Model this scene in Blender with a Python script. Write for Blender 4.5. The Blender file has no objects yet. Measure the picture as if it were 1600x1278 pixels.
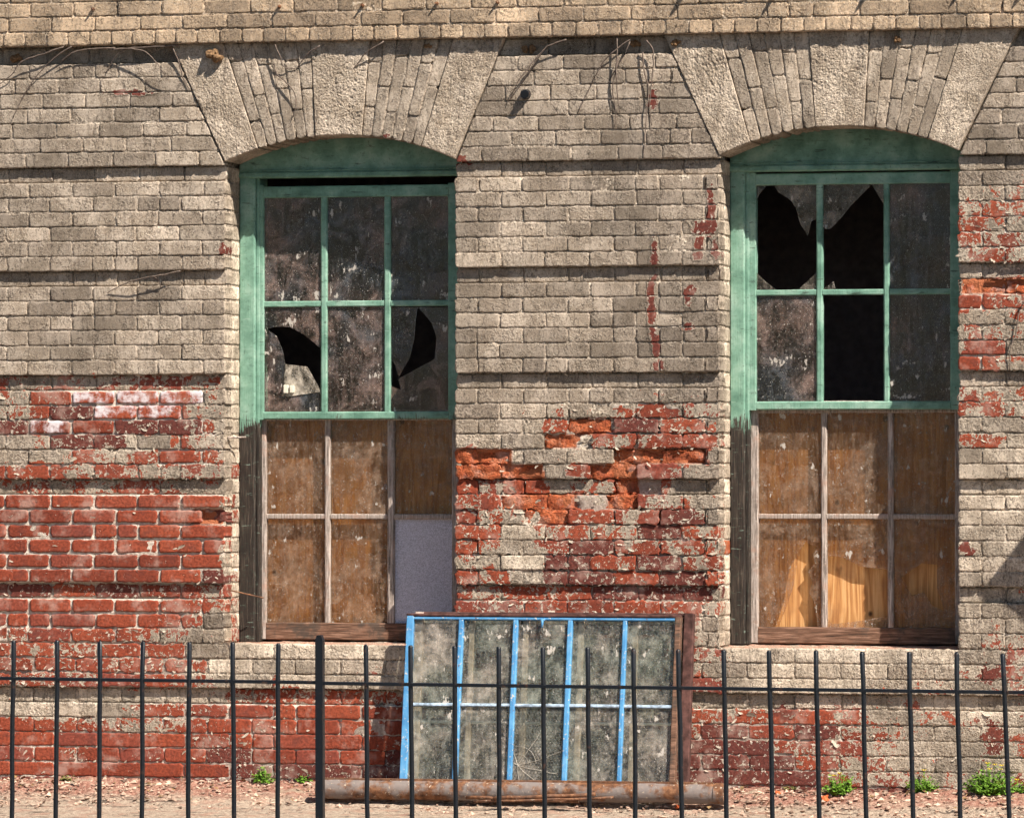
import bpy, bmesh, math, random
import numpy as np
from mathutils import Vector, Matrix

random.seed(7)
RNG = np.random.default_rng(11)
scene = bpy.context.scene
COL = scene.collection

# ------------------------------------------------------------------ camera
CAM = np.array([8.695, -24.989, 1.37]); YAW, PIT = 0.2485, 0.0121; FPX = 9000.0
FW = np.array([-math.sin(YAW)*math.cos(PIT), math.cos(YAW)*math.cos(PIT), math.sin(PIT)])
RT = np.array([math.cos(YAW), math.sin(YAW), 0.0]); UP = np.cross(RT, FW)
cam_data = bpy.data.cameras.new('camera'); cam = bpy.data.objects.new('camera', cam_data); COL.objects.link(cam)
cam_data.sensor_fit = 'HORIZONTAL'; cam_data.sensor_width = 36.0; cam_data.lens = FPX/1600*36
cam_data.clip_start = 0.5; cam_data.clip_end = 3000
M4 = Matrix([[RT[i], UP[i], -FW[i], CAM[i]] for i in range(3)] + [[0, 0, 0, 1]])
cam.matrix_world = M4
scene.camera = cam

# ------------------------------------------------------------------ sky, sun, exposure
SUN = Vector((0.375, -0.27, 0.51)).normalized()
world = bpy.data.worlds.new('World'); scene.world = world; world.use_nodes = True
wn = world.node_tree.nodes; wl = world.node_tree.links
bg = wn['Background']; sky = wn.new('ShaderNodeTexSky'); sky.sky_type = 'NISHITA'; sky.sun_disc = False
sky.sun_elevation = math.asin(SUN.z); sky.sun_rotation = math.atan2(SUN.x, SUN.y)
sky.air_density = 1.0; sky.dust_density = 0.6
wl.new(sky.outputs[0], bg.inputs[0]); bg.inputs[1].default_value = 0.05
sl = bpy.data.lights.new('sun', 'SUN'); sl.energy = 5.0; sl.angle = math.radians(0.5); sl.color = (1.0, 0.93, 0.82)
so = bpy.data.objects.new('sun', sl); COL.objects.link(so); so.rotation_euler = SUN.to_track_quat('Z', 'Y').to_euler()
so.location = (8, -8, 12)
vs = scene.view_settings; vs.view_transform = 'Standard'; vs.look = 'None'; vs.exposure = 0.90; vs.gamma = 1.0; vs.use_curve_mapping = False
scene.cycles.max_bounces = 8; scene.cycles.transparent_max_bounces = 16; scene.cycles.use_denoising = True
scene.cycles.diffuse_bounces = 2; scene.cycles.glossy_bounces = 2; scene.cycles.use_adaptive_sampling = True; scene.cycles.adaptive_threshold = 0.05; scene.cycles.adaptive_min_samples = 16

# ------------------------------------------------------------------ measuring helpers (metres on a plane parallel to the wall)
def W(px, py, Y=0.0):
    d = FW + RT*((px-800)/FPX) - UP*((py-639)/FPX)
    t = (Y-CAM[1])/d[1]; p = CAM + d*t
    return float(p[0]), float(p[2])
def PX(X, Y, Z):
    v = np.stack([X-CAM[0], Y-CAM[1]+0*X, Z-CAM[2]], -1)
    z = v@FW
    return 800+FPX*(v@RT)/z, 639-FPX*(v@UP)/z
def WG(px, py, g):                      # point on the ground under a pixel; g(Y) = ground height
    Y = -0.3
    for _ in range(30):
        X, Z = W(px, py, Y); Y -= (g(Y)-Z)*0.0
        d = FW + RT*((px-800)/FPX) - UP*((py-639)/FPX)
        e = Z-g(Y); s = d[2]/d[1]-(g(Y+1e-3)-g(Y))/1e-3
        Y -= max(-.4, min(.4, e/s))
    X, Z = W(px, py, Y); return X, Y, g(Y)

CH = 0.0677; ZG = 0.42                   # brick course height; height of the lowest groove
def ZR(k): return ZG + k*CH
COR0 = ZR(43.15)                         # underside of the cornice
REC = 0.027                              # depth of the grooves between the bands

# ------------------------------------------------------------------ numpy noise
def _h(i, j, k, s):
    n = (i.astype(np.int64)*374761393 + j.astype(np.int64)*668265263 + k.astype(np.int64)*2147483647 + s*1274126177) & 0xffffffff
    n = ((n ^ (n >> 13))*1274126177) & 0xffffffff
    n = n ^ (n >> 16)
    n = (n*2246822519) & 0xffffffff
    return ((n ^ (n >> 15)) & 0xffffff)/float(0xffffff)
def vnoise(x, y, z, s=0):
    xi, yi, zi = np.floor(x), np.floor(y), np.floor(z); fx, fy, fz = x-xi, y-yi, z-zi
    fx, fy, fz = [f*f*f*(f*(f*6-15)+10) for f in (fx, fy, fz)]
    r = 0
    for a in (0, 1):
        for b in (0, 1):
            for c in (0, 1):
                r = r + _h(xi+a, yi+b, zi+c, s)*(fx if a else 1-fx)*(fy if b else 1-fy)*(fz if c else 1-fz)
    return r
def fbm(x, y, z=0.0, octv=4, s=0, rough=.5):
    x = np.asarray(x, float); y = np.asarray(y, float)+0*x; z = np.asarray(z, float)+0*x
    r = 0; a = 1; t = 0
    for o in range(octv):
        r = r + a*(vnoise(x, y, z, s+o)-.5); t += a; a *= rough; x = x*2.03+1.7; y = y*2.03+3.1; z = z*2.03+.7
    return r/t*1.6

# ------------------------------------------------------------------ object helpers
def tag(o, label=None, cat=None, group=None, kind=None):
    if label: o['label'] = label
    if cat: o['category'] = cat
    if group: o['group'] = group
    if kind: o['kind'] = kind
    return o
def link(name, me, mat=None, parent=None, loc=None):
    o = bpy.data.objects.new(name, me); COL.objects.link(o)
    if mat is not None and me is not None: me.materials.append(mat)
    if parent is not None: o.parent = parent
    if loc is not None: o.location = loc
    return o
def empty(name, loc, parent=None):
    o = bpy.data.objects.new(name, None); COL.objects.link(o); o.location = loc; o.empty_display_size = .1
    if parent is not None: o.parent = parent
    return o
def world_of(o):
    m = Matrix.LocRotScale(o.location, o.rotation_euler, o.scale)
    return m if o.parent is None else world_of(o.parent) @ o.matrix_parent_inverse @ m
def put_parent(o, p):                    # parent while the mesh stays in world coordinates
    o.parent = p; o.matrix_parent_inverse = world_of(p).inverted()
    return o
def npmesh(name, V, Fq, attrs=None, smooth=True, flat_from=None):
    me = bpy.data.meshes.new(name)
    V = np.asarray(V, np.float32); n = len(V)
    if isinstance(Fq, np.ndarray):
        k = Fq.shape[1]; m = len(Fq)
        me.vertices.add(n); me.vertices.foreach_set('co', V.ravel())
        me.loops.add(m*k); me.loops.foreach_set('vertex_index', Fq.astype(np.int32).ravel())
        me.polygons.add(m); me.polygons.foreach_set('loop_start', np.arange(0, m*k, k, dtype=np.int32))
        me.update(calc_edges=True)
    else:
        me.from_pydata(V.tolist(), [], [list(map(int, f)) for f in Fq])
    if attrs:
        for an, A in attrs.items():
            a = me.attributes.new(an, 'FLOAT_COLOR', 'POINT'); a.data.foreach_set('color', np.asarray(A, np.float32).ravel())
    me.validate(); sm_ = np.full(len(me.polygons), smooth)
    if flat_from is not None: sm_[flat_from] = False
    me.polygons.foreach_set('use_smooth', sm_)
    return me
def wobj(name, me, mat, parent):         # a world-coordinate mesh hung under a parent
    o = link(name, me, mat)
    if parent is not None: put_parent(o, parent)
    return o
def centred(name, V, F, mat, parent, attrs=None, smooth=True, flat_from=None):
    V = np.asarray(V, float); c = (V.min(0)+V.max(0))/2
    me = npmesh(name, V-c, F, attrs, smooth, flat_from)
    o = link(name, me, mat); o.location = c
    if parent is not None: put_parent(o, parent)
    return o
def prism(poly, y0, y1):
    """front face poly (X,Z) at y0, back at y1"""
    n = len(poly)
    V = [(x, y0, z) for x, z in poly] + [(x, y1, z) for x, z in poly]
    a = sum(poly[i][0]*poly[(i+1) % n][1]-poly[(i+1) % n][0]*poly[i][1] for i in range(n))
    idx = list(range(n)) if a > 0 else list(range(n))[::-1]
    F = [idx, [i+n for i in idx[::-1]]]
    for q in range(n):
        i, j = idx[q], idx[(q+1) % n]
        F.append([j, i, i+n, j+n])
    return V, F
def slab(name, x0, x1, z0, z1, y0, y1, mat, parent, bev=.003, seg=6, wob=.0006):
    """a board or rail with chamfered front edges, slightly wavy, y0 = front"""
    L = max(x1-x0, z1-z0); horiz = (x1-x0) >= (z1-z0)
    n = max(2, int(L/.06)); ts = np.linspace(0, 1, n+1)
    prof = [(0, 1), (0, bev/(y1-y0)), (bev, 0), (-bev, 0), (1, bev/(y1-y0)), (1, 1)]
    V = []; F = []
    for t in ts:
        for k, (a, b) in enumerate(prof):
            y = y0+(y1-y0)*b
            w = (z1-z0) if horiz else (x1-x0)
            q = {0: 0, 1: 0, 2: bev, 3: w-bev, 4: w, 5: w}[k]
            jx = (random.random()-.5)*2*wob
            if horiz: V.append((x0+(x1-x0)*t, y+(random.random()-.5)*wob, z0+q+jx))
            else: V.append((x0+q+jx, y+(random.random()-.5)*wob, z0+(z1-z0)*t))
    m = len(prof)
    for i in range(n):
        for k in range(m):
            a, b, c, d = i*m+k, i*m+(k+1) % m, (i+1)*m+(k+1) % m, (i+1)*m+k
            F.append((a, b, c, d) if not horiz else (a, d, c, b))
    F.append(tuple(range(m)) if horiz else tuple(range(m))[::-1])
    F.append(tuple(range(n*m, n*m+m))[::-1] if horiz else tuple(range(n*m, n*m+m)))
    return centred(name, V, F, mat, parent, smooth=False)
def tube(pts, rads, sides=6, cap=True):
    pts = [Vector(p) for p in pts]; V = []; F = []
    for i, p in enumerate(pts):
        t = (pts[min(i+1, len(pts)-1)]-pts[max(i-1, 0)]).normalized()
        a = t.cross(Vector((0, 0, 1)) if abs(t.z) < .9 else Vector((1, 0, 0))).normalized(); b = t.cross(a)
        r = rads[i] if hasattr(rads, '__len__') else rads
        for k in range(sides):
            an = 2*math.pi*k/sides; V.append(tuple(p+a*(r*math.cos(an))+b*(r*math.sin(an))))
    for i in range(len(pts)-1):
        for k in range(sides):
            F.append((i*sides+k, i*sides+(k+1) % sides, (i+1)*sides+(k+1) % sides, (i+1)*sides+k))
    if cap:
        F.append(tuple(range(sides))[::-1]); F.append(tuple(range((len(pts)-1)*sides, len(pts)*sides)))
    return V, F

# ------------------------------------------------------------------ node helpers
class NT:
    def __init__(s, name):
        s.m = bpy.data.materials.new(name); s.m.use_nodes = True
        s.t = s.m.node_tree; s.n = s.t.nodes; s.l = s.t.links; s.n.clear()
        s.out = s.n.new('ShaderNodeOutputMaterial'); s.g = None
    def _in(s, sock, v):
        if v is None: return
        if isinstance(v, bpy.types.NodeSocket): s.l.new(v, sock)
        elif isinstance(v, (tuple, list)) and sock.type == 'RGBA' and len(v) == 3: sock.default_value = (*v, 1)
        else: sock.default_value = v
    def pos(s):
        if s.g is None: s.g = s.n.new('ShaderNodeNewGeometry')
        return s.g.outputs['Position']
    def mp(s, v, scale):
        n = s.n.new('ShaderNodeVectorMath'); n.operation = 'MULTIPLY'; s._in(n.inputs[0], v); n.inputs[1].default_value = scale; return n.outputs[0]
    def noise(s, scale, detail=4, rough=.55, vec=None, dist=0.0, lac=2.0):
        n = s.n.new('ShaderNodeTexNoise'); s._in(n.inputs['Vector'], vec if vec is not None else s.pos())
        n.inputs['Scale'].default_value = scale; n.inputs['Detail'].default_value = detail; n.inputs['Roughness'].default_value = rough
        n.inputs['Distortion'].default_value = dist; return n.outputs['Fac']
    def vor(s, scale, feat='F1', vec=None, rnd=1.0):
        n = s.n.new('ShaderNodeTexVoronoi'); n.feature = feat; s._in(n.inputs['Vector'], vec if vec is not None else s.pos())
        n.inputs['Scale'].default_value = scale; n.inputs['Randomness'].default_value = rnd; return n.outputs['Distance']
    def m2(s, op, a, b=0.0, c=None, clamp=False):
        n = s.n.new('ShaderNodeMath'); n.operation = op; n.use_clamp = clamp
        s._in(n.inputs[0], a); s._in(n.inputs[1], b)
        if c is not None: s._in(n.inputs[2], c)
        return n.outputs[0]
    def mr(s, v, a, b, c=0.0, d=1.0, smooth=True):
        n = s.n.new('ShaderNodeMapRange'); n.interpolation_type = 'SMOOTHSTEP' if smooth else 'LINEAR'
        s._in(n.inputs['Value'], v); s._in(n.inputs['From Min'], a); s._in(n.inputs['From Max'], b); s._in(n.inputs['To Min'], c); s._in(n.inputs['To Max'], d)
        return n.outputs['Result']
    def mix(s, f, a, b, mode='MIX'):
        n = s.n.new('ShaderNodeMix'); n.data_type = 'RGBA'; n.blend_type = mode
        s._in(n.inputs[0], f); s._in(n.inputs[6], a); s._in(n.inputs[7], b); return n.outputs[2]
    def ramp(s, f, stops, interp='LINEAR'):
        n = s.n.new('ShaderNodeValToRGB'); s._in(n.inputs[0], f); r = n.color_ramp; r.interpolation = interp
        while len(r.elements) < len(stops): r.elements.new(.5)
        for e, (p, c) in zip(r.elements, stops): e.position = p; e.color = (*c, 1)
        return n.outputs[0]
    def attr(s, name):
        n = s.n.new('ShaderNodeAttribute'); n.attribute_name = name
        sp = s.n.new('ShaderNodeSeparateColor'); s.l.new(n.outputs['Color'], sp.inputs[0])
        return sp.outputs[0], sp.outputs[1], sp.outputs[2], n.outputs['Alpha']
    def xyz(s, v=None):
        n = s.n.new('ShaderNodeSeparateXYZ'); s._in(n.inputs[0], v if v is not None else s.pos()); return n.outputs
    def bump(s, h, strength=1.0, dist=1.0):
        n = s.n.new('ShaderNodeBump'); n.inputs['Strength'].default_value = strength; n.inputs['Distance'].default_value = dist
        s._in(n.inputs['Height'], h); return n.outputs[0]
    def bsdf(s, color, rough=.85, normal=None, spec=.25, metal=0.0):
        n = s.n.new('ShaderNodeBsdfPrincipled'); s._in(n.inputs['Base Color'], color); s._in(n.inputs['Roughness'], rough)
        s._in(n.inputs['Specular IOR Level'], spec); s._in(n.inputs['Metallic'], metal)
        if normal is not None: s._in(n.inputs['Normal'], normal)
        return n.outputs[0]
    def done(s, sh): s.l.new(sh, s.out.inputs[0]); return s.m

PAINT_STOPS = [(0.0, (.43, .345, .272)), (.5, (.77, .635, .50)), (1.0, (.57, .405, .265))]
def paint_color(t, tone, nA=None, n2=None, n3=None):
    """old masonry paint: tone 0 greyish beige, .5 cream, 1 warm tan"""
    nA = nA or t.noise(7, 4, .66); n2 = n2 or t.noise(85, 4, .6); n3 = n3 or t.noise(330, 2, .6)
    c = t.ramp(tone, PAINT_STOPS)
    c = t.mix(1.0, c, t.mr(nA, .3, .7, .58, 1.20), 'MULTIPLY')
    st = t.mr(t.noise(1, 4, .62, vec=t.mp(t.pos(), (46, 46, 5))), .48, .72)
    c = t.mix(t.m2('MULTIPLY', st, .58), c, (.12, .092, .072))
    c = t.mix(t.m2('MULTIPLY', t.mr(nA, .60, .42), .30), c, (.33, .235, .15))
    pit = t.mr(t.noise(120, 4, .7), .55, .66)
    c = t.mix(t.m2('MULTIPLY', pit, .7), c, (.085, .062, .05))
    c = t.mix(t.m2('MULTIPLY', t.mr(n3, .50, .68), .6), c, (.76, .67, .55))
    c = t.mix(t.m2('MULTIPLY', t.mr(n2, .52, .34), .55), c, (.13, .10, .08))
    return c
def masonry(name, mortar=False):
    t = NT(name)
    P, rnd, spall, eff = t.attr('st'); dark, grime, tone, _ = t.attr('st2')
    nA = t.noise(7, 4, .66); n1 = t.noise(16, 5, .66); n2 = t.noise(85, 4, .62); n3 = t.noise(330, 2, .6)
    e = t.m2('ADD', P, t.m2('ADD', t.m2('MULTIPLY', t.m2('SUBTRACT', n1, .5), 1.3), t.m2('MULTIPLY', t.m2('SUBTRACT', n2, .5), .62)))
    bare = t.mr(e, .487, .513)
    lip = t.m2('SUBTRACT', t.mr(e, .43, .487), bare, clamp=True)
    pc = paint_color(t, tone, nA, n2, n3)
    big = t.noise(2.3, 4, .6); pc = t.mix(1.0, pc, t.mr(big, .32, .68, .80, 1.12), 'MULTIPLY')
    hair = t.mr(t.m2('ABSOLUTE', t.m2('SUBTRACT', t.noise(1, 4, .6, vec=t.mp(t.pos(), (15, 15, 8))), .5)), .0, .010, 1.0, 0.0)
    pc = t.mix(t.m2('MULTIPLY', hair, .8), pc, (.045, .034, .028))
    if not mortar: pc = t.mix(1.0, pc, t.mr(rnd, 0.0, 1.0, .70, 1.14, False), 'MULTIPLY')
    pc = t.mix(t.m2('MULTIPLY', lip, .75), pc, (.72, .62, .49))
    pc = t.mix(t.m2('MULTIPLY', grime, t.mr(n2, .40, .60)), pc, (.060, .045, .038))
    if mortar:
        bc = t.mix(t.mr(n2, .35, .65), (.44, .355, .29), (.68, .59, .50))
        bc = t.mix(spall, bc, (.40, .13, .06))
        bc = t.mix(t.m2('MULTIPLY', dark, .6), bc, (.16, .10, .085))
        crack = t.mr(t.m2('ABSOLUTE', t.m2('SUBTRACT', n1, .5)), .0, .03, 1.0, 0.0)
        pc = t.mix(t.m2('MULTIPLY', crack, .9), pc, (.05, .038, .03))
        pc = t.mix(t.m2('MULTIPLY', t.mr(n2, .52, .62), .6), pc, (.74, .63, .51))
    else:
        bc = t.ramp(rnd, [(0, (.19, .042, .024)), (.35, (.285, .060, .030)), (.7, (.345, .076, .036)), (1, (.26, .062, .040))])
        bc = t.mix(dark, bc, (.115, .036, .030))
        bc = t.mix(spall, bc, t.ramp(n1, [(.3, (.26, .055, .026)), (.52, (.45, .115, .045)), (.75, (.55, .24, .14))]))
        bc = t.mix(1.0, bc, t.mr(n2, .3, .7, .60, 1.25), 'MULTIPLY')
        bc = t.mix(t.m2('MULTIPLY', t.mr(nA, .50, .68), .50), bc, (.50, .35, .29))
        bc = t.mix(t.m2('MULTIPLY', t.mr(nA, .46, .30), .5), bc, (.10, .04, .035))
        nr = t.noise(42, 6, .72)
        bc = t.mix(t.m2('MULTIPLY', t.mr(nr, .40, .30), .6), bc, (.075, .028, .025))
        res = t.m2('MULTIPLY', t.mr(t.m2('SUBTRACT', nr, t.m2('MULTIPLY', t.m2('MAXIMUM', t.m2('SUBTRACT', P, .72), 0.0), .55)), .565, .60), t.mr(P, 1.05, .95))
        bc = t.mix(t.m2('MULTIPLY', res, .85), bc, (.66, .56, .46))
        em = t.mr(t.m2('ADD', eff, t.m2('MULTIPLY', t.m2('SUBTRACT', t.noise(13, 5, .68), .5), 2.6)), .55, 1.05)
        bc = t.mix(t.m2('MULTIPLY', em, t.mr(eff, .1, .4)), bc, (.70, .62, .63))
    col = t.mix(bare, pc, bc)
    paint = t.m2('SUBTRACT', 1.0, bare)
    h = t.m2('MULTIPLY', t.m2('MULTIPLY', paint, t.mr(e, .1, .48, .5, 1.5)), .0042)
    if not mortar: h = t.m2('ADD', h, t.m2('MULTIPLY', t.m2('MULTIPLY', res, bare), .0022))
    h = t.m2('ADD', h, t.m2('MULTIPLY', n3, .0014))
    h = t.m2('ADD', h, t.m2('MULTIPLY', n2, t.m2('ADD', .0058 if mortar else t.mr(t.m2('FRACT', t.m2('MULTIPLY', rnd, 7.3)), 0.0, 1.0, .0008, .0048), t.m2('MULTIPLY', spall, .010))))
    h = t.m2('ADD', h, t.m2('MULTIPLY', t.mr(nA, .485, .5), t.m2('MULTIPLY', paint, .0012)))
    h = t.m2('ADD', h, t.m2('MULTIPLY', t.mr(n1, .56, .58), t.m2('MULTIPLY', paint, .0012)))
    if mortar: h = t.m2('ADD', h, t.m2('MULTIPLY', n1, .010))
    return t.done(t.bsdf(col, .9, t.bump(h, 1.0, 1.0), .18))
M_BRICK = masonry('painted_brick'); M_MORTAR = masonry('painted_mortar', True)

def mat_flake():
    t = NT('peeling_paint'); c = paint_color(t, .2)
    c = t.mix(.25, c, (.66, .57, .46))
    return t.done(t.bsdf(c, .85, None, .2))
def mat_stucco():
    t = NT('stippled_stucco'); c = paint_color(t, .12)
    n = t.noise(130, 4, .6); return t.done(t.bsdf(c, .92, t.bump(t.m2('MULTIPLY', n, .008)), .15))
def mat_wood_green():
    t = NT('weathered_green_paint')
    z = t.xyz()[2]
    gr = t.noise(1, 6, .65, vec=t.mp(t.pos(), (160, 160, 9)))
    n = t.noise(9, 6, .65); n2 = t.noise(70, 4, .6)
    green = t.ramp(n, [(.3, (.085, .185, .135)), (.5, (.175, .325, .245)), (.72, (.33, .48, .39))])
    wood = t.ramp(gr, [(.36, (.012, .009, .008)), (.54, (.030, .021, .016)), (.76, (.14, .11, .088))])
    wear = t.m2('ADD', t.mr(z, ZR(14.2), ZR(20.8), 1.0, .06), t.m2('ADD', t.m2('MULTIPLY', t.m2('SUBTRACT', gr, .5), .95), t.m2('MULTIPLY', t.m2('SUBTRACT', n, .5), .75)))
    k = t.mr(wear, .44, .54)
    c = t.mix(k, green, wood)
    chip = t.mr(t.m2('ADD', gr, t.m2('MULTIPLY', n2, .5)), .92, 1.0)
    c = t.mix(t.m2('MULTIPLY', chip, .8), c, (.05, .045, .035))
    st_ = t.noise(1, 5, .7, vec=t.mp(t.pos(), (9, 60, 60)))
    c = t.mix(t.m2('MULTIPLY', t.mr(st_, .60, .68), .75), c, (.028, .035, .028)); c = t.mix(t.m2('MULTIPLY', t.mr(n2, .56, .70), .35), c, (.045, .075, .055)); c = t.mix(t.m2('MULTIPLY', t.mr(st_, .40, .33), .45), c, (.34, .46, .38))
    h = t.m2('ADD', t.m2('MULTIPLY', gr, .0022), t.m2('MULTIPLY', k, -.0009))
    return t.done(t.bsdf(c, .6, t.bump(h), .35))
def mat_wood_grey():
    t = NT('bare_weathered_wood')
    gr = t.noise(1, 6, .65, vec=t.mp(t.pos(), (150, 150, 10))); n = t.noise(14, 6, .65)
    c = t.ramp(gr, [(.30, (.08, .064, .055)), (.47, (.27, .22, .19)), (.66, (.56, .47, .42))])
    c = t.mix(t.m2('MULTIPLY', t.mr(n, .5, .7), .7), c, (.40, .24, .18))
    c = t.mix(t.m2('MULTIPLY', t.mr(t.noise(90, 4, .6), .56, .66), .5), c, (.52, .45, .39))
    return t.done(t.bsdf(c, .8, t.bump(t.m2('MULTIPLY', gr, .002)), .2))
def mat_wood_rail():
    t = NT('brown_weathered_rail')
    gr = t.noise(1, 6, .65, vec=t.mp(t.pos(), (10, 150, 150))); n = t.noise(12, 6, .65)
    c = t.ramp(gr, [(.3, (.035, .022, .016)), (.5, (.16, .085, .055)), (.7, (.34, .20, .14))])
    c = t.mix(t.m2('MULTIPLY', t.mr(n, .48, .66), .8), c, (.06, .05, .042))
    return t.done(t.bsdf(c, .8, t.bump(t.m2('MULTIPLY', gr, .002)), .2))
def mat_ply():
    t = NT('plywood')
    x = t.noise(1, 3, .5, vec=t.mp(t.pos(), (7, 7, .8)), dist=.5)
    gr = t.noise(1, 6, .7, vec=t.mp(t.pos(), (190, 190, 6))); ring = t.m2('SINE', t.m2('MULTIPLY', x, 70))
    c = t.ramp(t.m2('ADD', t.m2('MULTIPLY', ring, .16), gr), [(.25, (.36, .155, .055)), (.5, (.56, .275, .10)), (.8, (.72, .42, .19))])
    v = t.vor(6.5, vec=t.mp(t.pos(), (1.25, .0, 1.0)))
    c = t.mix(t.mr(v, .06, .135, .92, 0.0), c, (.05, .022, .012))
    c = t.mix(t.m2('MULTIPLY', t.mr(t.noise(5, 5, .6), .45, .7), .5), c, (.26, .13, .07))
    return t.done(t.bsdf(c, .75, t.bump(t.m2('MULTIPLY', gr, .0008)), .2))
def mat_simple(name, col, rough=.7, spec=.3, var=.25, scale=20, metal=0.0, bump=.0006):
    t = NT(name); n = t.noise(scale, 6, .62)
    c = t.mix(1.0, col, t.mr(n, .3, .7, 1-var, 1+var), 'MULTIPLY')
    return t.done(t.bsdf(c, rough, t.bump(t.m2('MULTIPLY', t.noise(scale*6, 4, .6), bump)), spec, metal))
def mat_glass(name, dirt_a, dirt_b, amount, streak=.3, tint=(.75, .72, .68), refl=.55):
    t = NT(name)
    n1 = t.noise(7, 6, .70, dist=.7); n2 = t.noise(1, 5, .65, vec=t.mp(t.pos(), (60, 60, 7))); n3 = t.noise(95, 4, .6)
    d = t.m2('ADD', t.m2('MULTIPLY', t.mr(n1, .42, .66), .80), t.m2('MULTIPLY', t.mr(n2, .4, .7), streak))
    d = t.m2('ADD', t.m2('MULTIPLY', d, amount*1.5), t.m2('MULTIPLY', t.mr(n3, .4, .75), amount*.5))
    spk = t.mr(t.noise(200, 2, .5), .665, .71)
    blot = t.mr(t.m2('ADD', t.noise(16, 5, .6), t.m2('MULTIPLY', t.noise(1, 4, .6, vec=t.mp(t.pos(), (80, 80, 18))), .5)), .885, .94)
    d = t.m2('MAXIMUM', d, t.m2('MAXIMUM', t.m2('MULTIPLY', spk, .75), t.m2('MULTIPLY', blot, .7)), clamp=True)
    dc = t.mix(t.mr(t.noise(3.2, 5, .62), .38, .62), dirt_a, dirt_b); dc = t.mix(1.0, dc, t.mr(t.noise(40, 4, .65), .3, .7, .6, 1.3), 'MULTIPLY')
    dc = t.mix(t.m2('MAXIMUM', spk, blot), dc, (.62, .56, .50))
    dif = t.n.new('ShaderNodeBsdfDiffuse'); t._in(dif.inputs[0], dc)
    tr = t.n.new('ShaderNodeBsdfTransparent'); t._in(tr.inputs[0], tint)
    gl = t.n.new('ShaderNodeBsdfGlossy'); gl.inputs['Roughness'].default_value = .08; t._in(gl.inputs[0], (.9, .9, .9))
    t._in(gl.inputs['Normal'], t.bump(t.m2('MULTIPLY', t.noise(4, 2, .5), .004)))
    fr = t.n.new('ShaderNodeFresnel'); fr.inputs[0].default_value = 1.45
    m1 = t.n.new('ShaderNodeMixShader'); t._in(m1.inputs[0], t.m2('MULTIPLY', fr.outputs[0], refl)); t.l.new(tr.outputs[0], m1.inputs[1]); t.l.new(gl.outputs[0], m1.inputs[2])
    m2 = t.n.new('ShaderNodeMixShader'); t._in(m2.inputs[0], d); t.l.new(m1.outputs[0], m2.inputs[1]); t.l.new(dif.outputs[0], m2.inputs[2])
    return t.done(m2.outputs[0])
def mat_blue():
    t = NT('chipped_blue_paint'); n = t.noise(75, 5, .65)
    c = t.ramp(t.noise(12, 5, .6), [(.3, (.05, .19, .40)), (.55, (.085, .28, .52)), (.8, (.18, .40, .62))])
    c = t.mix(t.mr(n, .60, .64), c, (.55, .50, .44)); c = t.mix(t.mr(t.noise(45, 5, .6), .66, .70), c, (.13, .06, .045))
    return t.done(t.bsdf(c, .55, t.bump(t.m2('MULTIPLY', n, .0015)), .35))
def mat_rust(name, light=.5):
    t = NT(name); n = t.noise(9, 6, .65); n2 = t.noise(40, 6, .65)
    c = t.ramp(n2, [(.3, (.045, .022, .014)), (.5, (.15, .062, .028)), (.7, (.30, .145, .07))])
    g = t.mr(n, .42, .56); c = t.mix(t.m2('MULTIPLY', g, light), c, (.20, .175, .165))
    c = t.mix(t.mr(t.noise(70, 4, .6), .62, .68), c, (.42, .33, .25))
    return t.done(t.bsdf(c, .75, t.bump(t.m2('MULTIPLY', n2, .004)), .35))
def mat_ground():
    t = NT('rubble_and_concrete'); x, y, z = t.xyz()
    n = t.noise(1, 6, .65, vec=t.mp(t.pos(), (3.5, 14, 3.5))); nf = t.noise(60, 6, .7); ng = t.noise(9, 6, .65)
    dirt = t.ramp(nf, [(.3, (.10, .042, .030)), (.5, (.30, .145, .105)), (.68, (.50, .32, .245))])
    dirt = t.mix(t.mr(ng, .52, .68), dirt, (.34, .26, .19))
    conc = t.ramp(nf, [(.30, (.10, .075, .058)), (.48, (.36, .275, .21)), (.7, (.54, .44, .34))])
    conc = t.mix(t.mr(t.noise(1, 6, .7, vec=t.mp(t.pos(), (5, 26, 5))), .54, .62), conc, (.12, .09, .07))
    k = t.mr(t.m2('ADD', y, t.m2('MULTIPLY', t.m2('SUBTRACT', n, .5), .40)), -.30, -.15)
    conc = t.mix(t.m2('MULTIPLY', t.mr(ng, .50, .62), .55), conc, (.36, .20, .145)); c = t.mix(k, conc, dirt)
    asph = t.mix(nf, (.035, .034, .034), (.07, .068, .066))  # unseen asphalt out front, added to cut bounce light onto the wall
    c = t.mix(t.mr(y, -2.6, -2.4), asph, c)
    return t.done(t.bsdf(c, .95, t.bump(t.m2('MULTIPLY', nf, .012)), .15))
M_FLAKE = mat_flake(); M_STUCCO = mat_stucco(); M_GREEN = mat_wood_green(); M_GREY = mat_wood_grey(); M_RAIL = mat_wood_rail(); M_PLY = mat_ply()
M_GLASS_U = mat_glass('dusty_glass', (.48, .33, .28), (.20, .22, .25), .23, .34, refl=.75)
M_GLASS_L = mat_glass('grimy_glass', (.48, .33, .235), (.32, .23, .175), .21, .45, (.92, .86, .78))
M_GLASS_S = mat_glass('scratched_glass', (.62, .53, .46), (.42, .43, .37), .22, .35, (.90, .92, .88))
M_SHARD = mat_glass('glass_shard', (.40, .34, .28), (.34, .29, .25), .38, .2); M_PALE = mat_glass('pale_glass_shard', (.62, .54, .45), (.52, .46, .38), .62, .2)
M_BLUE = mat_blue(); M_RUST = mat_rust('rusted_steel', .85); M_ROD = mat_rust('rusted_rod', .1); M_REDFRAME = mat_simple('red_brown_frame', (.085, .040, .034), .8, .2, .6, 25, bump=.002)
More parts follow.
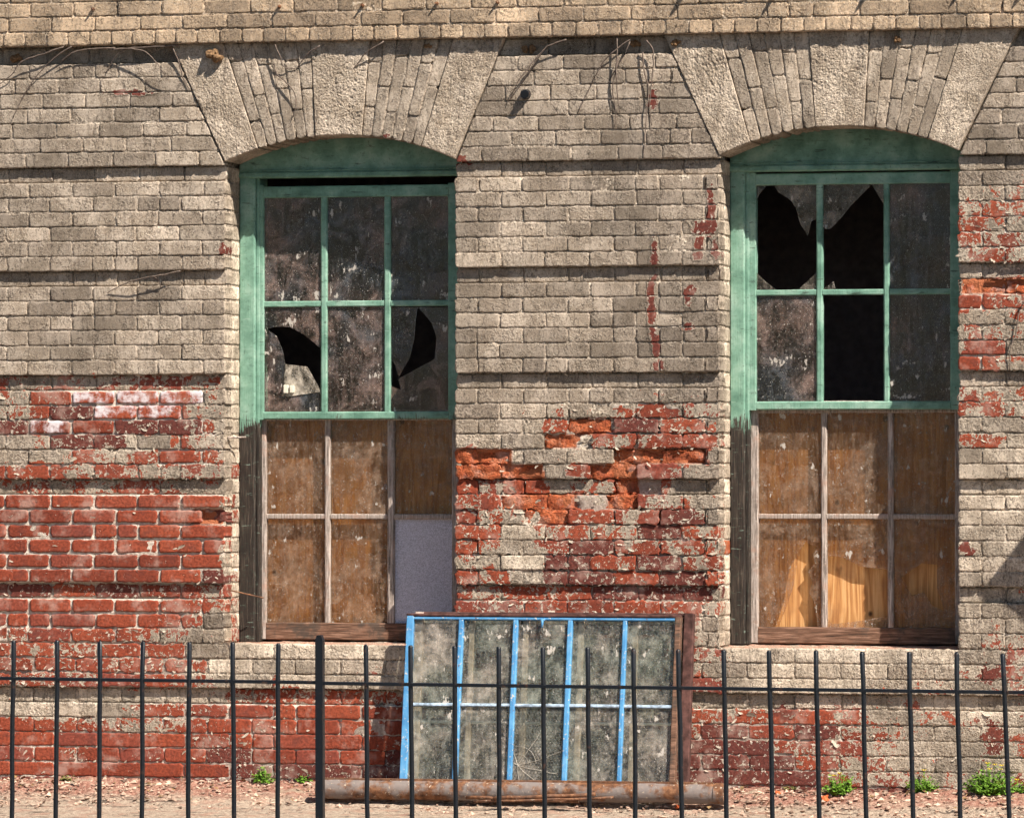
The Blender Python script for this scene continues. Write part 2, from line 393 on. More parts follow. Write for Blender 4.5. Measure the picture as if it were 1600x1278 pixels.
def mat_iron():
    t = NT('black_iron_paint'); n = t.noise(38, 5, .65)
    c = t.mix(t.mr(n, .60, .68), (.006, .007, .010), (.05, .024, .015)); c = t.mix(t.mr(t.noise(120, 3, .6), .67, .72), c, (.03, .03, .034))
    return t.done(t.bsdf(c, .38, t.bump(t.m2('MULTIPLY', n, .0015)), .5))
M_IRON = mat_iron()
M_GROUND = mat_ground()
M_DARK = mat_simple('dark_interior_plaster', (.20, .15, .145), .95, .05)
M_GREYBOARD = mat_simple('grey_painted_board', (.52, .50, .57), .7, .25, .35, 230, bump=.0012)
M_NEST = mat_simple('dry_mud', (.25, .15, .08), .95, .1, .5, 90, bump=.006)
M_VINE = mat_simple('dry_vine', (.15, .115, .095), .9, .1, .4, 60)
M_LEAF = mat_simple('weed_leaf', (.12, .235, .022), .6, .3, .45, 60)
M_DRYLEAF = mat_simple('dry_weed_leaf', (.17, .16, .05), .8, .2, .5, 60)
M_PETAL = mat_simple('yellow_petal', (.72, .50, .03), .6, .2, .2, 60)
M_PEBBLE = mat_simple('rubble_chips', (.42, .29, .22), .95, .1, .7, 9)
M_WHITE = mat_simple('white_plastic', (.72, .66, .55), .5, .4, .1, 30)
M_SIGN = mat_simple('galvanised_sign', (.40, .41, .42), .5, .4, .15, 12)
M_CHIP = mat_simple('broken_brick', (.50, .12, .045), .95, .1, .4, 40)
M_WIRE = mat_simple('wire', (.10, .095, .085), .6, .3, .2, 40)
M_CRACK = mat_simple('glass_crack', (.45, .40, .34), .5, .4, .2, 40)

# ------------------------------------------------------------------ state of the paint, brick by brick (columns of 50 px of the survey photo)
MAP = {}
def seg(row, col, s):
    for i, c in enumerate(s): MAP[(row, col+i)] = c
for r, s in {20:'2222332', 19:'24wwww2', 18:'2wdwww2', 17:'dw5wdd3', 16:'13dd052', 15:'1131353', 14:'4523222', 13:'2232322', 12:'5555555', 11:'5555555',
             10:'5555555', 9:'5555555', 8:'5555555', 7:'555555d', 6:'d44d443', 5:'5555543', 4:'5555541', 3:'3444321', 2:'4334330', 1:'4443441', 0:'4334443',
             -1:'1111111', -2:'1100444', -3:'5433234', -4:'5555554', -5:'4535454', -6:'5555555', -7:'ddddddd'}.items(): seg(r, 0, s); MAP[(r, -1)] = s[0]; MAP[(r, -2)] = s[1]; MAP[(r, -3)] = s[0]
for r, s in {2:'ccccccc', 1:'cccc1cc', 0:'c4cc3c3', -1:'3434333', -2:'5455455', -3:'545545d', -4:'455554d', -5:'d55d5dd', -6:'ddddddd', -7:'ddddddd'}.items(): seg(r, 7, s)
for r, s in {20:'000000011', 19:'000001210', 18:'001213421', 17:'0003od431', 16:'111o23442', 15:'oo111ooo1', 14:'ooo1oo410', 13:'43o12o411', 12:'35oodo221',
             11:'4223421d1'.replace('3', 'o').replace('1d', 'od'), 10:'43c332d32', 9:'42c3d3d32', 8:'21cdd3d33', 7:'43cdd4dd3', 6:'2333dddd2', 5:'433444432', 4:'443333331',
             3:'333333321', 2:'44333333c', 1:'44333331c', 0:'44333334c', -1:'332222221', -2:'ddd44dd31', -3:'ddddddd33', -4:'dddddddd3', -5:'dddddddd3', -6:'ddddddddd', -7:'ddddddddd'}.items(): seg(r, 14, s)
for r, s in {2:'2ccccccc', 1:'1pcccc11', 0:'3ppcc112', -1:'1111112', -2:'33443212', -3:'dd4d3221', -4:'dd343211', -5:'ddd32212', -6:'dddd3222', -7:'dddddddd'}.items(): seg(r, 22, s)
for r, s in {33:'11', 32:'12', 31:'23', 30:'32', 29:'33', 28:'33', 27:'01', 26:'oo', 25:'53', 24:'12', 23:'32', 22:'51', 21:'52', 20:'01', 19:'22', 18:'32', 17:'11', 16:'31', 15:'00', 14:'00',
             13:'00', 12:'00', 11:'00', 10:'00', 9:'11', 8:'00', 7:'00', 6:'01', 5:'01', 4:'11', 3:'12', 2:'12', 1:'23', 0:'12', -1:'11', -2:'21', -3:'12', -4:'12', -5:'11', -6:'22', -7:'22'}.items():
    seg(r, 30, s); MAP[(r, 32)] = s[1]; MAP[(r, 33)] = s[0]; MAP[(r, 34)] = s[1]
MAP[(11, 6)] = 'h'
PV = {'h': 1.2, '0': .05, '1': .29, '2': .45, '3': .57, '4': .71, '5': .88, 'd': .70, 'o': 1.1, 'w': .85, 'c': .10, 'p': .20}
SPOTS = [(722, 251, 16, 6), (1104, 357, 17, 13), (1092, 380, 6, 14), (1023, 400, 5, 22), (1017, 455, 5, 18), (1019, 490, 5, 22), (1021, 520, 6, 18), (1026, 545, 5, 16), (1029, 570, 7, 10), (1110, 318, 6, 22), (1118, 388, 5, 16), (1078, 455, 9, 9), (1074, 510, 8, 6),
         (1019, 150, 6, 22), (348, 392, 5, 9), (1510, 858, 13, 9), (205, 145, 30, 3), (610, 212, 9, 4), (1076, 464, 6, 10), (1090, 400, 8, 6), (1225, 1110, 10, 8), (1545, 1055, 16, 10), (1553, 1155, 14, 22), (445, 850, 1, 1)]
LUT = np.full((80, 60), PV['0'])
for (r_, c_), v_ in MAP.items(): LUT[r_+12, c_+8] = PV[v_]
def state_P(px, k):
    """bare-ness at pixel columns px (array) and fractional course k (array)"""
    c = np.clip(np.floor(px/50.0).astype(int)+8, 0, 59); r = np.clip(np.floor(k).astype(int)+12, 0, 79)
    return LUT[r, c]
def vstate(X, Z, centre_char, rnd):
    px, py = PX(X, 0*X, Z); k = (Z-ZG)/CH
    jx = fbm(X*7, Z*7, 0, 2, 5)*35
    Pv = state_P(px+jx, k+fbm(X*9, Z*9, 3, 2, 8)*.5)
    P = .45*PV[centre_char]+.55*Pv + (rnd-.5)*.08
    for sx, sy, rx, rz in SPOTS:
        d = ((px-sx)/rx)**2+((py-sy)/rz)**2
        if d.min() < 2.6: P = np.maximum(P, np.where(d < 2.6, np.clip(.80-.22*d+fbm(X*60, Z*60, 1, 3, 77)*.5, 0, .9), 0))
    return P

# ------------------------------------------------------------------ brick builder
def brick_geo(quad, y0, depth, rnd, nx=9, nz=4, bev=.0042, rough=.0010, spall=0.0, jit=.0016, frame=None):
    """quad: 4 (u,v) corners BL,BR,TR,TL; front at y0, going back by depth"""
    q = np.array(quad, float); sx = np.linalg.norm(q[1]-q[0]); sz = np.linalg.norm(q[3]-q[0])
    us = np.concatenate([[0, min(.2, .007/sx)], np.linspace(0, 1, nx-1)[1:-1], [1-min(.2, .007/sx), 1]])
    vs_ = np.concatenate([[0, min(.25, .006/sz)], np.linspace(0, 1, nz-1)[1:-1], [1-min(.25, .006/sz), 1]])
    bu, bv = bev/sx, bev/sz
    U, V = np.meshgrid(bu+us*(1-2*bu), bv+vs_*(1-2*bv), indexing='ij')
    def mp(u, v):
        return (q[0][None]*((1-u)*(1-v))[:, None]+q[1][None]*(u*(1-v))[:, None]+q[2][None]*(u*v)[:, None]+q[3][None]*((1-u)*v)[:, None])
    A = mp(U.ravel(), V.ravel()); nU, nV = U.shape
    off = random.random()*50
    if spall > 0:
        h = spall*(.45+.9*np.clip(fbm(A[:, 0]*26+off, A[:, 1]*26, off, 4, 3, .6)+.35, -.2, 1.2))
        tl = fbm(A[:, 0]*8+off, A[:, 1]*8, 0, 2, 4); h = h+spall*tl*.8
    else:
        h = fbm(A[:, 0]*30+off, A[:, 1]*30, off, 3, 3)*rough + (U.ravel()-.5)*(random.random()-.5)*.0022+(V.ravel()-.5)*(random.random()-.5)*.0016
    Yf = y0+h
    per = [(i, 0) for i in range(nU)]+[(nU-1, j) for j in range(1, nV)]+[(i, nV-1) for i in range(nU-2, -1, -1)]+[(0, j) for j in range(nV-2, 0, -1)]
    pi = np.array([i*nV+j for i, j in per]); n = len(pi)
    pu = np.where(U.ravel()[pi] <= bu+1e-9, 0, np.where(U.ravel()[pi] >= 1-bu-1e-9, 1, U.ravel()[pi]))
    pv = np.where(V.ravel()[pi] <= bv+1e-9, 0, np.where(V.ravel()[pi] >= 1-bv-1e-9, 1, V.ravel()[pi]))
    cu = np.abs(pu-.5) > .49; cv = np.abs(pv-.5) > .49; corner = cu & cv
    B = mp(pu, pv); ctr = q.mean(0)
    jx = RNG.normal(0, jit, (n, 2)); B = B+jx
    B = np.where(corner[:, None], B+(ctr-B)/np.linalg.norm(ctr-B, axis=1)[:, None]*.006, B)
    A2 = A.copy(); A2[pi] += jx*.8; A2[pi] = np.where(corner[:, None], A2[pi]+(ctr-A2[pi])/np.linalg.norm(ctr-A2[pi], axis=1)[:, None]*.004, A2[pi])
    yb = Yf[pi]+bev*.85
    Vt = np.concatenate([np.stack([A2[:, 0], Yf, A2[:, 1]], 1), np.stack([B[:, 0], yb, B[:, 1]], 1), np.stack([B[:, 0], np.full(n, y0+depth), B[:, 1]], 1)])
    F = []
    for i in range(nU-1):
        for j in range(nV-1): F.append((i*nV+j, (i+1)*nV+j, (i+1)*nV+j+1, i*nV+j+1))
    N0 = nU*nV
    for a in range(n):
        b = (a+1) % n
        F.append((pi[a], N0+a, N0+b, pi[b])); F.append((N0+a, N0+n+a, N0+n+b, N0+b))
    global NFRONT; NFRONT = (nU-1)*(nV-1)
    return Vt, np.array(F)
def side_faces(F, n_front): return np.arange(n_front, len(F))
def brick_attr(V, ch, rnd, tone, grime=0.0, use_map=True):
    n = len(V); st = np.zeros((n, 4)); st2 = np.zeros((n, 4))
    st[:, 0] = vstate(V[:, 0], V[:, 2], ch, rnd) if use_map else PV[ch]
    st[:, 1] = rnd; st[:, 2] = 1.0 if ch == 'o' else 0.0; st[:, 3] = .75 if ch == 'w' else (.12 if ch == '5' else 0)
    if use_map:
        qx, qy = PX(V[:, 0], 0*V[:, 0], V[:, 2])
        for sx, sy, rx, rz in SPOTS: st2[:, 1] = np.maximum(st2[:, 1], (((qx-sx)/rx)**2+((qy-sy)/rz)**2 < 4)*.8)
    spot = st2[:, 1] > 0
    st2[:, 0] = .85 if ch == 'd' else (.25*rnd if ch in '2345' else 0); st2[spot, 0] = .75; st2[:, 1] = grime; st2[:, 2] = tone; st2[:, 3] = 1
    return dict(st=st, st2=st2)

# ------------------------------------------------------------------ openings measured on the wall plane
def XP(px, py=600, Y=0.0): return W(px, py, Y)[0]
WIN = [dict(L=XP(351), R=XP(711)), dict(L=XP(1124), R=XP(1497))]
XL, XR = XP(-130), XP(1760)
ARCH = []
def arc3(a, b, c):
    (x1, y1), (x2, y2), (x3, y3) = a, b, c
    d = 2*(x1*(y2-y3)+x2*(y3-y1)+x3*(y1-y2))
    ux = ((x1*x1+y1*y1)*(y2-y3)+(x2*x2+y2*y2)*(y3-y1)+(x3*x3+y3*y3)*(y1-y2))/d
    uy = ((x1*x1+y1*y1)*(x3-x2)+(x2*x2+y2*y2)*(x1-x3)+(x3*x3+y3*y3)*(x2-x1))/d
    return ux, uy, math.hypot(x1-ux, y1-uy)
PXA = [dict(spring=((351, 253), (535, 211), (711, 249)), lines=[((272, 78), (349, 252)), ((352, 77), (402, 229)), ((486, 74), (493, 214)), ((577, 73), (565, 213)), ((706, 70), (659, 228)), ((785, 68), (713, 249))]),
       dict(spring=((1124, 243), (1318, 197), (1498, 235)), lines=[((1040, 60), (1125, 243)), ((1125, 58), (1171, 217)), ((1264, 55), (1274, 198)), ((1358, 53), (1350, 198)), ((1503, 50), (1451, 212)), ((1591, 48), (1501, 236))])]
for i, A in enumerate(PXA):
    s = [W(*p) for p in A['spring']]
    s[0] = (WIN[i]['L'], s[0][1]); s[2] = (WIN[i]['R'], s[2][1])
    ARCH.append(dict(circ=arc3(*s), lines=[(W(*a), W(*b)) for a, b in A['lines']], s=s))
def intra(i, X):
    cx, cz, r = ARCH[i]['circ']; return cz+math.sqrt(max(0, r*r-(X-cx)**2))
def line_at(ln, Z):
    (x1, z1), (x2, z2) = ln; return x1+(x2-x1)*(Z-z1)/(z2-z1)

# ------------------------------------------------------------------ building root and its bricks
bld = empty('brick_building', (XP(800), 0.0, 0.0))
tag(bld, 'old brick building with peeling beige paint and two arched green windows', 'building')
BR = []   # dicts waiting to be built
def chr_at(X, k):
    px, _ = PX(np.array([X]), np.array([0.0]), np.array([ZR(k)])); return MAP.get((int(math.floor(k)), int(math.floor(px[0]/50))), '0')
def lay_row(k, xa0, xa1, xb0, xb1, from_right=False, rec=False, pitch=.2085, h=CH, z0=None, jamb=(False, False), phase=None, name='brick', tone=None, header=False, joint=None, y_base=0.0):
    """a course from (bottom xa0/top xb0) to (bottom xa1/top xb1)"""
    z0 = ZR(k) if z0 is None else z0
    x0, x1 = (xa0+xb0)/2, (xa1+xb1)/2
    if header: pitch = .1035
    cuts = []
    if phase is not None:
        x = phase
        while x > x0: x -= pitch
        x += pitch
        while x < x1-.03:
            if x > x0+.03: cuts.append(x)
            x += pitch
    else:
        first = pitch if (int(k) % 2 == 0) else pitch/2
        x = first
        while x < (x1-x0)-.045:
            cuts.append(x1-x if from_right else x0+x); x += pitch
    cuts = sorted(cuts)
    cuts2 = []
    edges = [x0]+[c+random.gauss(0, .003) for c in cuts]+[x1]
    j = 0
    while j < len(edges)-1:
        a, b = edges[j], edges[j+1]; cuts2.append(a)
        if not header and b-a > .17 and random.random() < .08: cuts2.append((a+b)/2+random.gauss(0, .004))
        j += 1
    cuts2.append(x1)
    for j in range(len(cuts2)-1):
        a, b = cuts2[j], cuts2[j+1]; xc = (a+b)/2; ch = chr_at(xc, k+.5) if name == 'brick' else '0'
        red = ch in '5wh' or (ch == '4' and xc < XP(360))
        jt = joint or (.0105 if red and k > -3 else .0050)
        jt *= .85+.4*random.random()
        fa, fb = j == 0, j == len(cuts2)-2
        bl, tl = (xa0, xb0) if fa else (a+jt/2, a+jt/2); br_, tr = (xa1, xb1) if fb else (b-jt/2, b-jt/2)
        zb, zt = z0+jt/2+random.gauss(0, .0007), z0+h-jt/2+random.gauss(0, .0007)
        y0 = y_base+(REC if rec else 0.0)+random.gauss(0, .0012)
        depth = .065
        if (fa and jamb[0]) or (fb and jamb[1]): depth = .112-(REC if rec else 0)
        BR.append(dict(quad=[(bl, zb), (br_, zb), (tr, zt), (tl, zt)], y0=y0, depth=depth, ch=ch, name=name, k=k, tone=tone, xc=xc, rec=rec))
bands = [(-7, -2)] + [(7*i, 7*i+5) for i in range(0, 5)] + [(35, 41)]
rec_rows = {-1, 6, 13, 20, 27, 34, 42}
for k in range(-7, 43):
    rec = k in rec_rows
    Zb, Zt = ZR(k), ZR(k+1)
    if k == 42: Zt = COR0
    if k < 3:
        if k >= 0 or True: lay_row(k, XL, XR, XL, XR, rec=rec, phase=XP(18)+(.104 if k % 2 else 0))
        continue
    if k < 35:
        lay_row(k, XL, WIN[0]['L'], XL, WIN[0]['L'], True, rec, jamb=(False, True))
        lay_row(k, WIN[0]['R'], WIN[1]['L'], WIN[0]['R'], WIN[1]['L'], False, rec, jamb=(True, True))
        lay_row(k, WIN[1]['R'], XR, WIN[1]['R'], XR, False, rec, jamb=(True, False))
    else:
        g = .004
        a0, a1 = line_at(ARCH[0]['lines'][0], Zb)-g, line_at(ARCH[0]['lines'][0], Zt)-g
        b0, b1 = line_at(ARCH[0]['lines'][5], Zb)+g, line_at(ARCH[0]['lines'][5], Zt)+g
        c0, c1 = line_at(ARCH[1]['lines'][0], Zb)-g, line_at(ARCH[1]['lines'][0], Zt)-g
        d0, d1 = line_at(ARCH[1]['lines'][5], Zb)+g, line_at(ARCH[1]['lines'][5], Zt)+g
        a0 = min(a0, WIN[0]['L']); b0 = max(b0, WIN[0]['R']); c0 = min(c0, WIN[1]['L']); d0 = max(d0, WIN[1]['R'])
        hh = Zt-Zb
        lay_row(k, XL, a0, XL, a1, True, rec, h=hh); lay_row(k, b0, c0, b1, c1, False, rec, h=hh); lay_row(k, d0, XR, d1, XR, False, rec, h=hh)
COV = -.041
zc = COR0
lay_row(43, XL, XR, XL, XR, z0=zc, phase=XP(10, 55), header=True, name='cornice_brick', tone=1.0, y_base=COV, joint=.006, h=.0665); zc += .0665
for i in range(6):
    lay_row(44+i, XL, XR, XL, XR, z0=zc, phase=XP(18, 30)+(.104 if i % 2 else 0), name='cornice_brick', tone=1.0, y_base=COV, h=.0668, joint=.006); zc += .0668
CTOP = zc

# ---- mortar beds: one rough sheet per band and pier, all of it the wall itself
def grid_sheet(xa0, xa1, xb0, xb1, z0, z1, y, step=.014, amp=.0022, back=.05, tone_fn=None, ends=True):
    nx = max(2, int((max(xa1, xb1)-min(xa0, xb0))/step)); nz = max(2, int((z1-z0)/step))
    u, v = np.meshgrid(np.linspace(0, 1, nx+1), np.linspace(0, 1, nz+1), indexing='ij'); u = u.ravel(); v = v.ravel()
    X = (xa0*(1-v)+xb0*v)*(1-u)+(xa1*(1-v)+xb1*v)*u; Z = z0+(z1-z0)*v
    Y = y+fbm(X*35, Z*35, 0, 3, 21)*amp+np.clip(fbm(X*9, Z*16, 0, 3, 23)*1.8+.30, 0, 1)*.0056*(amp > 0)
    ed = (u < 1e-6) | (u > 1-1e-6) | (v < 1e-6) | (v > 1-1e-6)
    V = np.stack([X, Y, Z], 1); i, j = np.meshgrid(np.arange(nx), np.arange(nz), indexing='ij'); i = i.ravel(); j = j.ravel()
    F = np.stack([i*(nz+1)+j, (i+1)*(nz+1)+j, (i+1)*(nz+1)+j+1, i*(nz+1)+j+1], 1)
    per = [a*(nz+1) for a in range(nx+1)]+[nx*(nz+1)+b for b in range(1, nz+1)]+[a*(nz+1)+nz for a in range(nx-1, -1, -1)]+[b for b in range(nz-1, 0, -1)]
    per = np.array(per); n = len(per); B = V[per].copy(); B[:, 1] = y+back
    V2 = np.concatenate([V, B]); N0 = len(V)
    F2 = np.stack([per, N0+np.arange(n), N0+(np.arange(n)+1) % n, np.roll(per, -1)], 1)
    return V2, np.concatenate([F, F2])
SH = []
MD = .0030
def sheet(*a, **k): SH.append(grid_sheet(*a, **k))
def piers(z): return [(XL, WIN[0]['L']), (WIN[0]['R'], WIN[1]['L']), (WIN[1]['R'], XR)]
e_ = .004
sheet(XL, XR, XL, XR, ZR(-7), ZR(-1)-.003, MD)
sheet(XL, XR, XL, XR, ZR(0)+.003, ZR(3)-.004, MD)
for (a, b) in piers(0):
    sheet(a+e_, b-e_, a+e_, b-e_, ZR(3)-.004, ZR(6)-.003, MD)
    for q in range(1, 5): sheet(a+e_, b-e_, a+e_, b-e_, ZR(7*q)+.003, ZR(7*q+6)-.003, MD)
Zb, Zt = ZR(35)+.003, ZR(42)-.003
L0, L5, R0, R5 = ARCH[0]['lines'][0], ARCH[0]['lines'][5], ARCH[1]['lines'][0], ARCH[1]['lines'][5]
for (A_, B_) in ((None, L0), (L5, R0), (R5, None)):
    x = [XL if A_ is None else line_at(A_, Zb)+.002, XR if B_ is None else line_at(B_, Zb)-.002, XL if A_ is None else line_at(A_, Zt)+.002, XR if B_ is None else line_at(B_, Zt)-.002]
    sheet(x[0], x[1], x[2], x[3], Zb, Zt, MD)
sheet(XL, XR, XL, XR, COR0+.003, CTOP, COV+MD, back=.06)
# the back wythe, behind the grooves, with the openings left free
BY = REC+.0045
sheet(XL, XR, XL, XR, ZR(-7), ZR(3)-.006, BY, back=.3, step=.02)
for (a, b) in piers(0): sheet(a+.005, b-.005, a+.005, b-.005, ZR(3)-.006, ZR(34.9), BY, back=.3, step=.02)
for (A_, B_) in ((None, 0), (0, 1), (1, None)):
    a = XL if A_ is None else WIN[A_]['R']+.02; b = XR if B_ is None else WIN[B_]['L']-.02
    sheet(a, b, a, b, ZR(34.9), CTOP, BY+.002, back=.3, step=.02)
for i in (0, 1):                                                # above each arch
    xs = np.linspace(WIN[i]['L']-.02, WIN[i]['R']+.02, 25)
    V = []; F = []
    for x in xs:
        zi = intra(i, min(max(x, WIN[i]['L']), WIN[i]['R']))+.03
        V += [(x, BY+.004, zi), (x, BY+.004, CTOP), (x, .3, CTOP), (x, .3, zi)]
    for j in range(24):
        for k in range(4): F.append((j*4+k, (j+1)*4+k, (j+1)*4+(k+1) % 4, j*4+(k+1) % 4))
    SH.append((np.array(V), np.array(F)))
Vall = []; Fall = []; n0 = 0
for V, F in SH: Vall.append(V); Fall.append(F+n0); n0 += len(V)
Vall = np.concatenate(Vall); Fall = np.concatenate(Fall)
pxs, pys = PX(Vall[:, 0], Vall[:, 1], Vall[:, 2]); ks = (Vall[:, 2]-ZG)/CH
Pm = state_P(pxs, ks)*.92
front = Vall[:, 1] < .045
spm = state_P(pxs+fbm(Vall[:, 0]*12, Vall[:, 2]*12, 0, 2, 9)*14, ks+fbm(Vall[:, 0]*12, Vall[:, 2]*12, 5, 2, 9)*.25)
pier = (pxs > 705) & (pxs < 1122) & (pys > 640) & (pys < 918) & (spm > .4) & (spm < 1)
Vall[:, 1] += np.where(front & pier, .010, 0)
Vall[:, 1] += np.where(front & (spm > .8) & (spm < 1), .0035, 0)+np.where(front & (spm > 1), .024+.010*fbm(Vall[:, 0]*25, Vall[:, 2]*25, 0, 3, 15), 0)
stm = np.zeros((len(Vall), 4)); stm[:, 0] = Pm; stm[:, 1] = .5; stm[:, 2] = (Pm > .98)*1.0
stm2 = np.zeros((len(Vall), 4)); stm2[:, 0] = ((Pm > .63) & (Pm < .66))*.9; stm2[:, 2] = np.where(Vall[:, 2] > COR0-.001, .9, .15); stm2[:, 3] = 1
wall = wobj('wall', npmesh('wall', Vall, Fall, dict(st=stm, st2=stm2)), M_MORTAR, bld)

# ---- the bricks
built = []
for b in BR:
    ch = b['ch']; rnd = random.random(); xc, k = b['xc'], b['k']
    px, py = PX(np.array([xc]), np.array([0.0]), np.array([b['quad'][0][1]+.03])); px, py = px[0], py[0]
    sp = 0.0
    if ch == 'o': sp = .018+.014*random.random()
    if ch in '34d' and 700 < px < 1125 and 640 < py < 920 and random.random() < .4: sp = .0035+.004*random.random()
    tone = b['tone']
    if tone is None:
        tone = {'c': .5, 'p': .55, '2': .22, '3': .3, '4': .3, 'd': .3}.get(ch, .0)
        if px > 1490 and py > 640: tone = .38
        if k < 0 and tone == 0: tone = .3
        if k in rec_rows: tone = max(tone, .1)
        if py < 600 and px < 1490: tone = .02+.08*random.random()+max(0, (60-abs(px-320))/60*.15 if px < 351 else 0)
    grime = (.08 if ch in 'cp' else .55)*random.random()**2
    if 880 < px < 1125 and 150 < py < 600: grime = .75*min(1, max(0, (px-880)/180))*(.4+.6*random.random())
    if 940 < px < 1125 and 600 < py < 915: grime = .5
    if px > 1500 and py > 900: grime = .6
    if px > 1140 and py > 1085: grime = .35
    if py < 260 and px < 300: grime = .12
    if ch in '23' and rnd > .4: grime = max(grime, .3)
    y0 = b['y0']
    if ch == 'd' and random.random() < .3: y0 += .002
    if ch == '5' and random.random() < .08: sp = .0035
    # two bricks knocked out of the red field
    if ch == 'h': sp = .034; ch = 'd'
    if (k == 11 and 25 < px < 62 and b['quad'][1][0]-b['quad'][0][0] < .25): sp = .018; ch = 'd'
    big = sp > .01
    V, F = brick_geo(b['quad'], y0+(.002 if sp else 0), b['depth'], rnd, nx=14 if big else 12, nz=7 if big else 5, spall=sp, jit=.0034 if (ch in 'o23d4') else .0016, bev=.0032 if ch in '5wh' else .0020)
    at = brick_attr(V, ch, rnd, tone, grime)
    if b['depth'] > .07:
        for i in (0, 1):
            sd = (np.abs(V[:, 0]-WIN[i]['L']) < .006) | (np.abs(V[:, 0]-WIN[i]['R']) < .006); at['st2'][sd & (V[:, 1] > y0+.002), 2] = .55
    (x0, z0), (x1, _), (_, z1) = b['quad'][0], b['quad'][1], b['quad'][2]
    inframe = 0 < px < 1600 and 0 < py < 1225
    built.append((b['name'], V, F, at, NFRONT, (x1-x0)*(z1-z0)*(1+.04*px/1600)*(1 if inframe else .01)))
cornice = empty('cornice', (XP(800), COV, COR0)); put_parent(cornice, bld)
order = sorted([i for i, q in enumerate(built) if q[0] == 'brick'], key=lambda i: -built[i][5])
single = set(order[:300])
restV = []; restF = []; restA = []; restB = []; n0 = 0
restS = []; f0 = 0
for i, (nm, V, F, at, nf_, ar) in enumerate(built):
    if nm == 'brick' and i not in single:
        restS.append(f0+np.arange(nf_, len(F))); f0 += len(F); restV.append(V); restF.append(F+n0); n0 += len(V); restA.append(at['st']); restB.append(at['st2'])
    else:
        centred(nm, V, F, M_BRICK, wall if nm == 'brick' else cornice, at, flat_from=np.arange(nf_, len(F)))
me = npmesh('brickwork', np.concatenate(restV), np.concatenate(restF), dict(st=np.concatenate(restA), st2=np.concatenate(restB)), flat_from=np.concatenate(restS))
bw = wobj('brickwork', me, M_BRICK, wall); bw['kind'] = 'stuff'

# ---- jamb bricks: second brick deep in each reveal, facing across the opening
def side_brick(x, y0, y1, z0, z1, sgn, tone, ch='0'):
    q = [(y0, z0), (y1, z0), (y1, z1), (y0, z1)] if sgn > 0 else [(-y1, z0), (-y0, z0), (-y0, z1), (-y1, z1)]
    V, F = brick_geo(q, 0, .06, random.random(), nx=5, nz=4, jit=.0014)
    # local (u, depth, v) -> world: depth runs into the pier
    X = x-sgn*V[:, 1]; Y = V[:, 0]*sgn; out = np.stack([X, Y, V[:, 2]], 1)
    rnd = random.random(); at = brick_attr(out, ch, rnd, tone, 0.0, use_map=False)
    centred('jamb_brick', out, F, M_BRICK, wall, at, flat_from=np.arange(NFRONT, len(F)))
for i in (0, 1):
    for k in range(3, 35):
        ch = '0'
        if k < 15 and i == 0: ch = random.choice('0123')
        if k < 15 and i == 1: ch = random.choice('0001')
        if i == 1 and k == 9: ch = 'o'
        side_brick(WIN[i]['L']-.001, .116, .236, ZR(k)+.003, ZR(k+1)-.003, 1, .5, ch)
        side_brick(WIN[i]['R']+.001, .116, .236, ZR(k)+.003, ZR(k+1)-.003, -1, .4, '0')

# ---- arches: stippled springers and keystone with columns of bricks between
DEEP = .236
def stucco_block(name, poly4, parent, i, bottom_curve=False):
    BLp, BRp, TRp, TLp = poly4
    nx, nz = 84, 112
    u, v = np.meshgrid(np.linspace(0, 1, nx+1), np.linspace(0, 1, nz+1), indexing='ij'); u = u.ravel(); v = v.ravel()
    xb = BLp[0]+(BRp[0]-BLp[0])*u; zb = np.array([intra(i, min(max(x, WIN[i]['L']), WIN[i]['R'])) for x in xb])
    xt = TLp[0]+(TRp[0]-TLp[0])*u; zt = TLp[1]+(TRp[1]-TLp[1])*u
    X = xb+(xt-xb)*v; Z = zb+(zt-zb)*v
    so_ = random.random()*40; w = fbm(X*78+so_, Z*92, so_, 3, 31, .6); rid = 1-np.abs(w)*3.0
    Y = -.004-np.clip(rid, -.5, 1)*.0044*(.7+.6*fbm(X*6+so_, Z*6, 0, 2, 35))-fbm(X*12, Z*12, so_, 3, 33)*.005
    V = np.stack([X, Y, Z], 1)
    a, b = np.meshgrid(np.arange(nx), np.arange(nz), indexing='ij'); a = a.ravel(); b = b.ravel()
    F = np.stack([a*(nz+1)+b, (a+1)*(nz+1)+b, (a+1)*(nz+1)+b+1, a*(nz+1)+b+1], 1)
    per = np.array([q*(nz+1) for q in range(nx+1)]+[nx*(nz+1)+q for q in range(1, nz+1)]+[q*(nz+1)+nz for q in range(nx-1, -1, -1)]+[q for q in range(nz-1, 0, -1)])
    V[per, 1] += .0022
    Bk = V[per].copy(); Bk[:, 1] = DEEP; n = len(per); N0 = len(V)
    F2 = np.stack([per, N0+np.arange(n), N0+(np.arange(n)+1) % n, np.roll(per, -1)], 1)
    return centred(name, np.concatenate([V, Bk]), np.concatenate([F, F2]), M_STUCCO, parent)
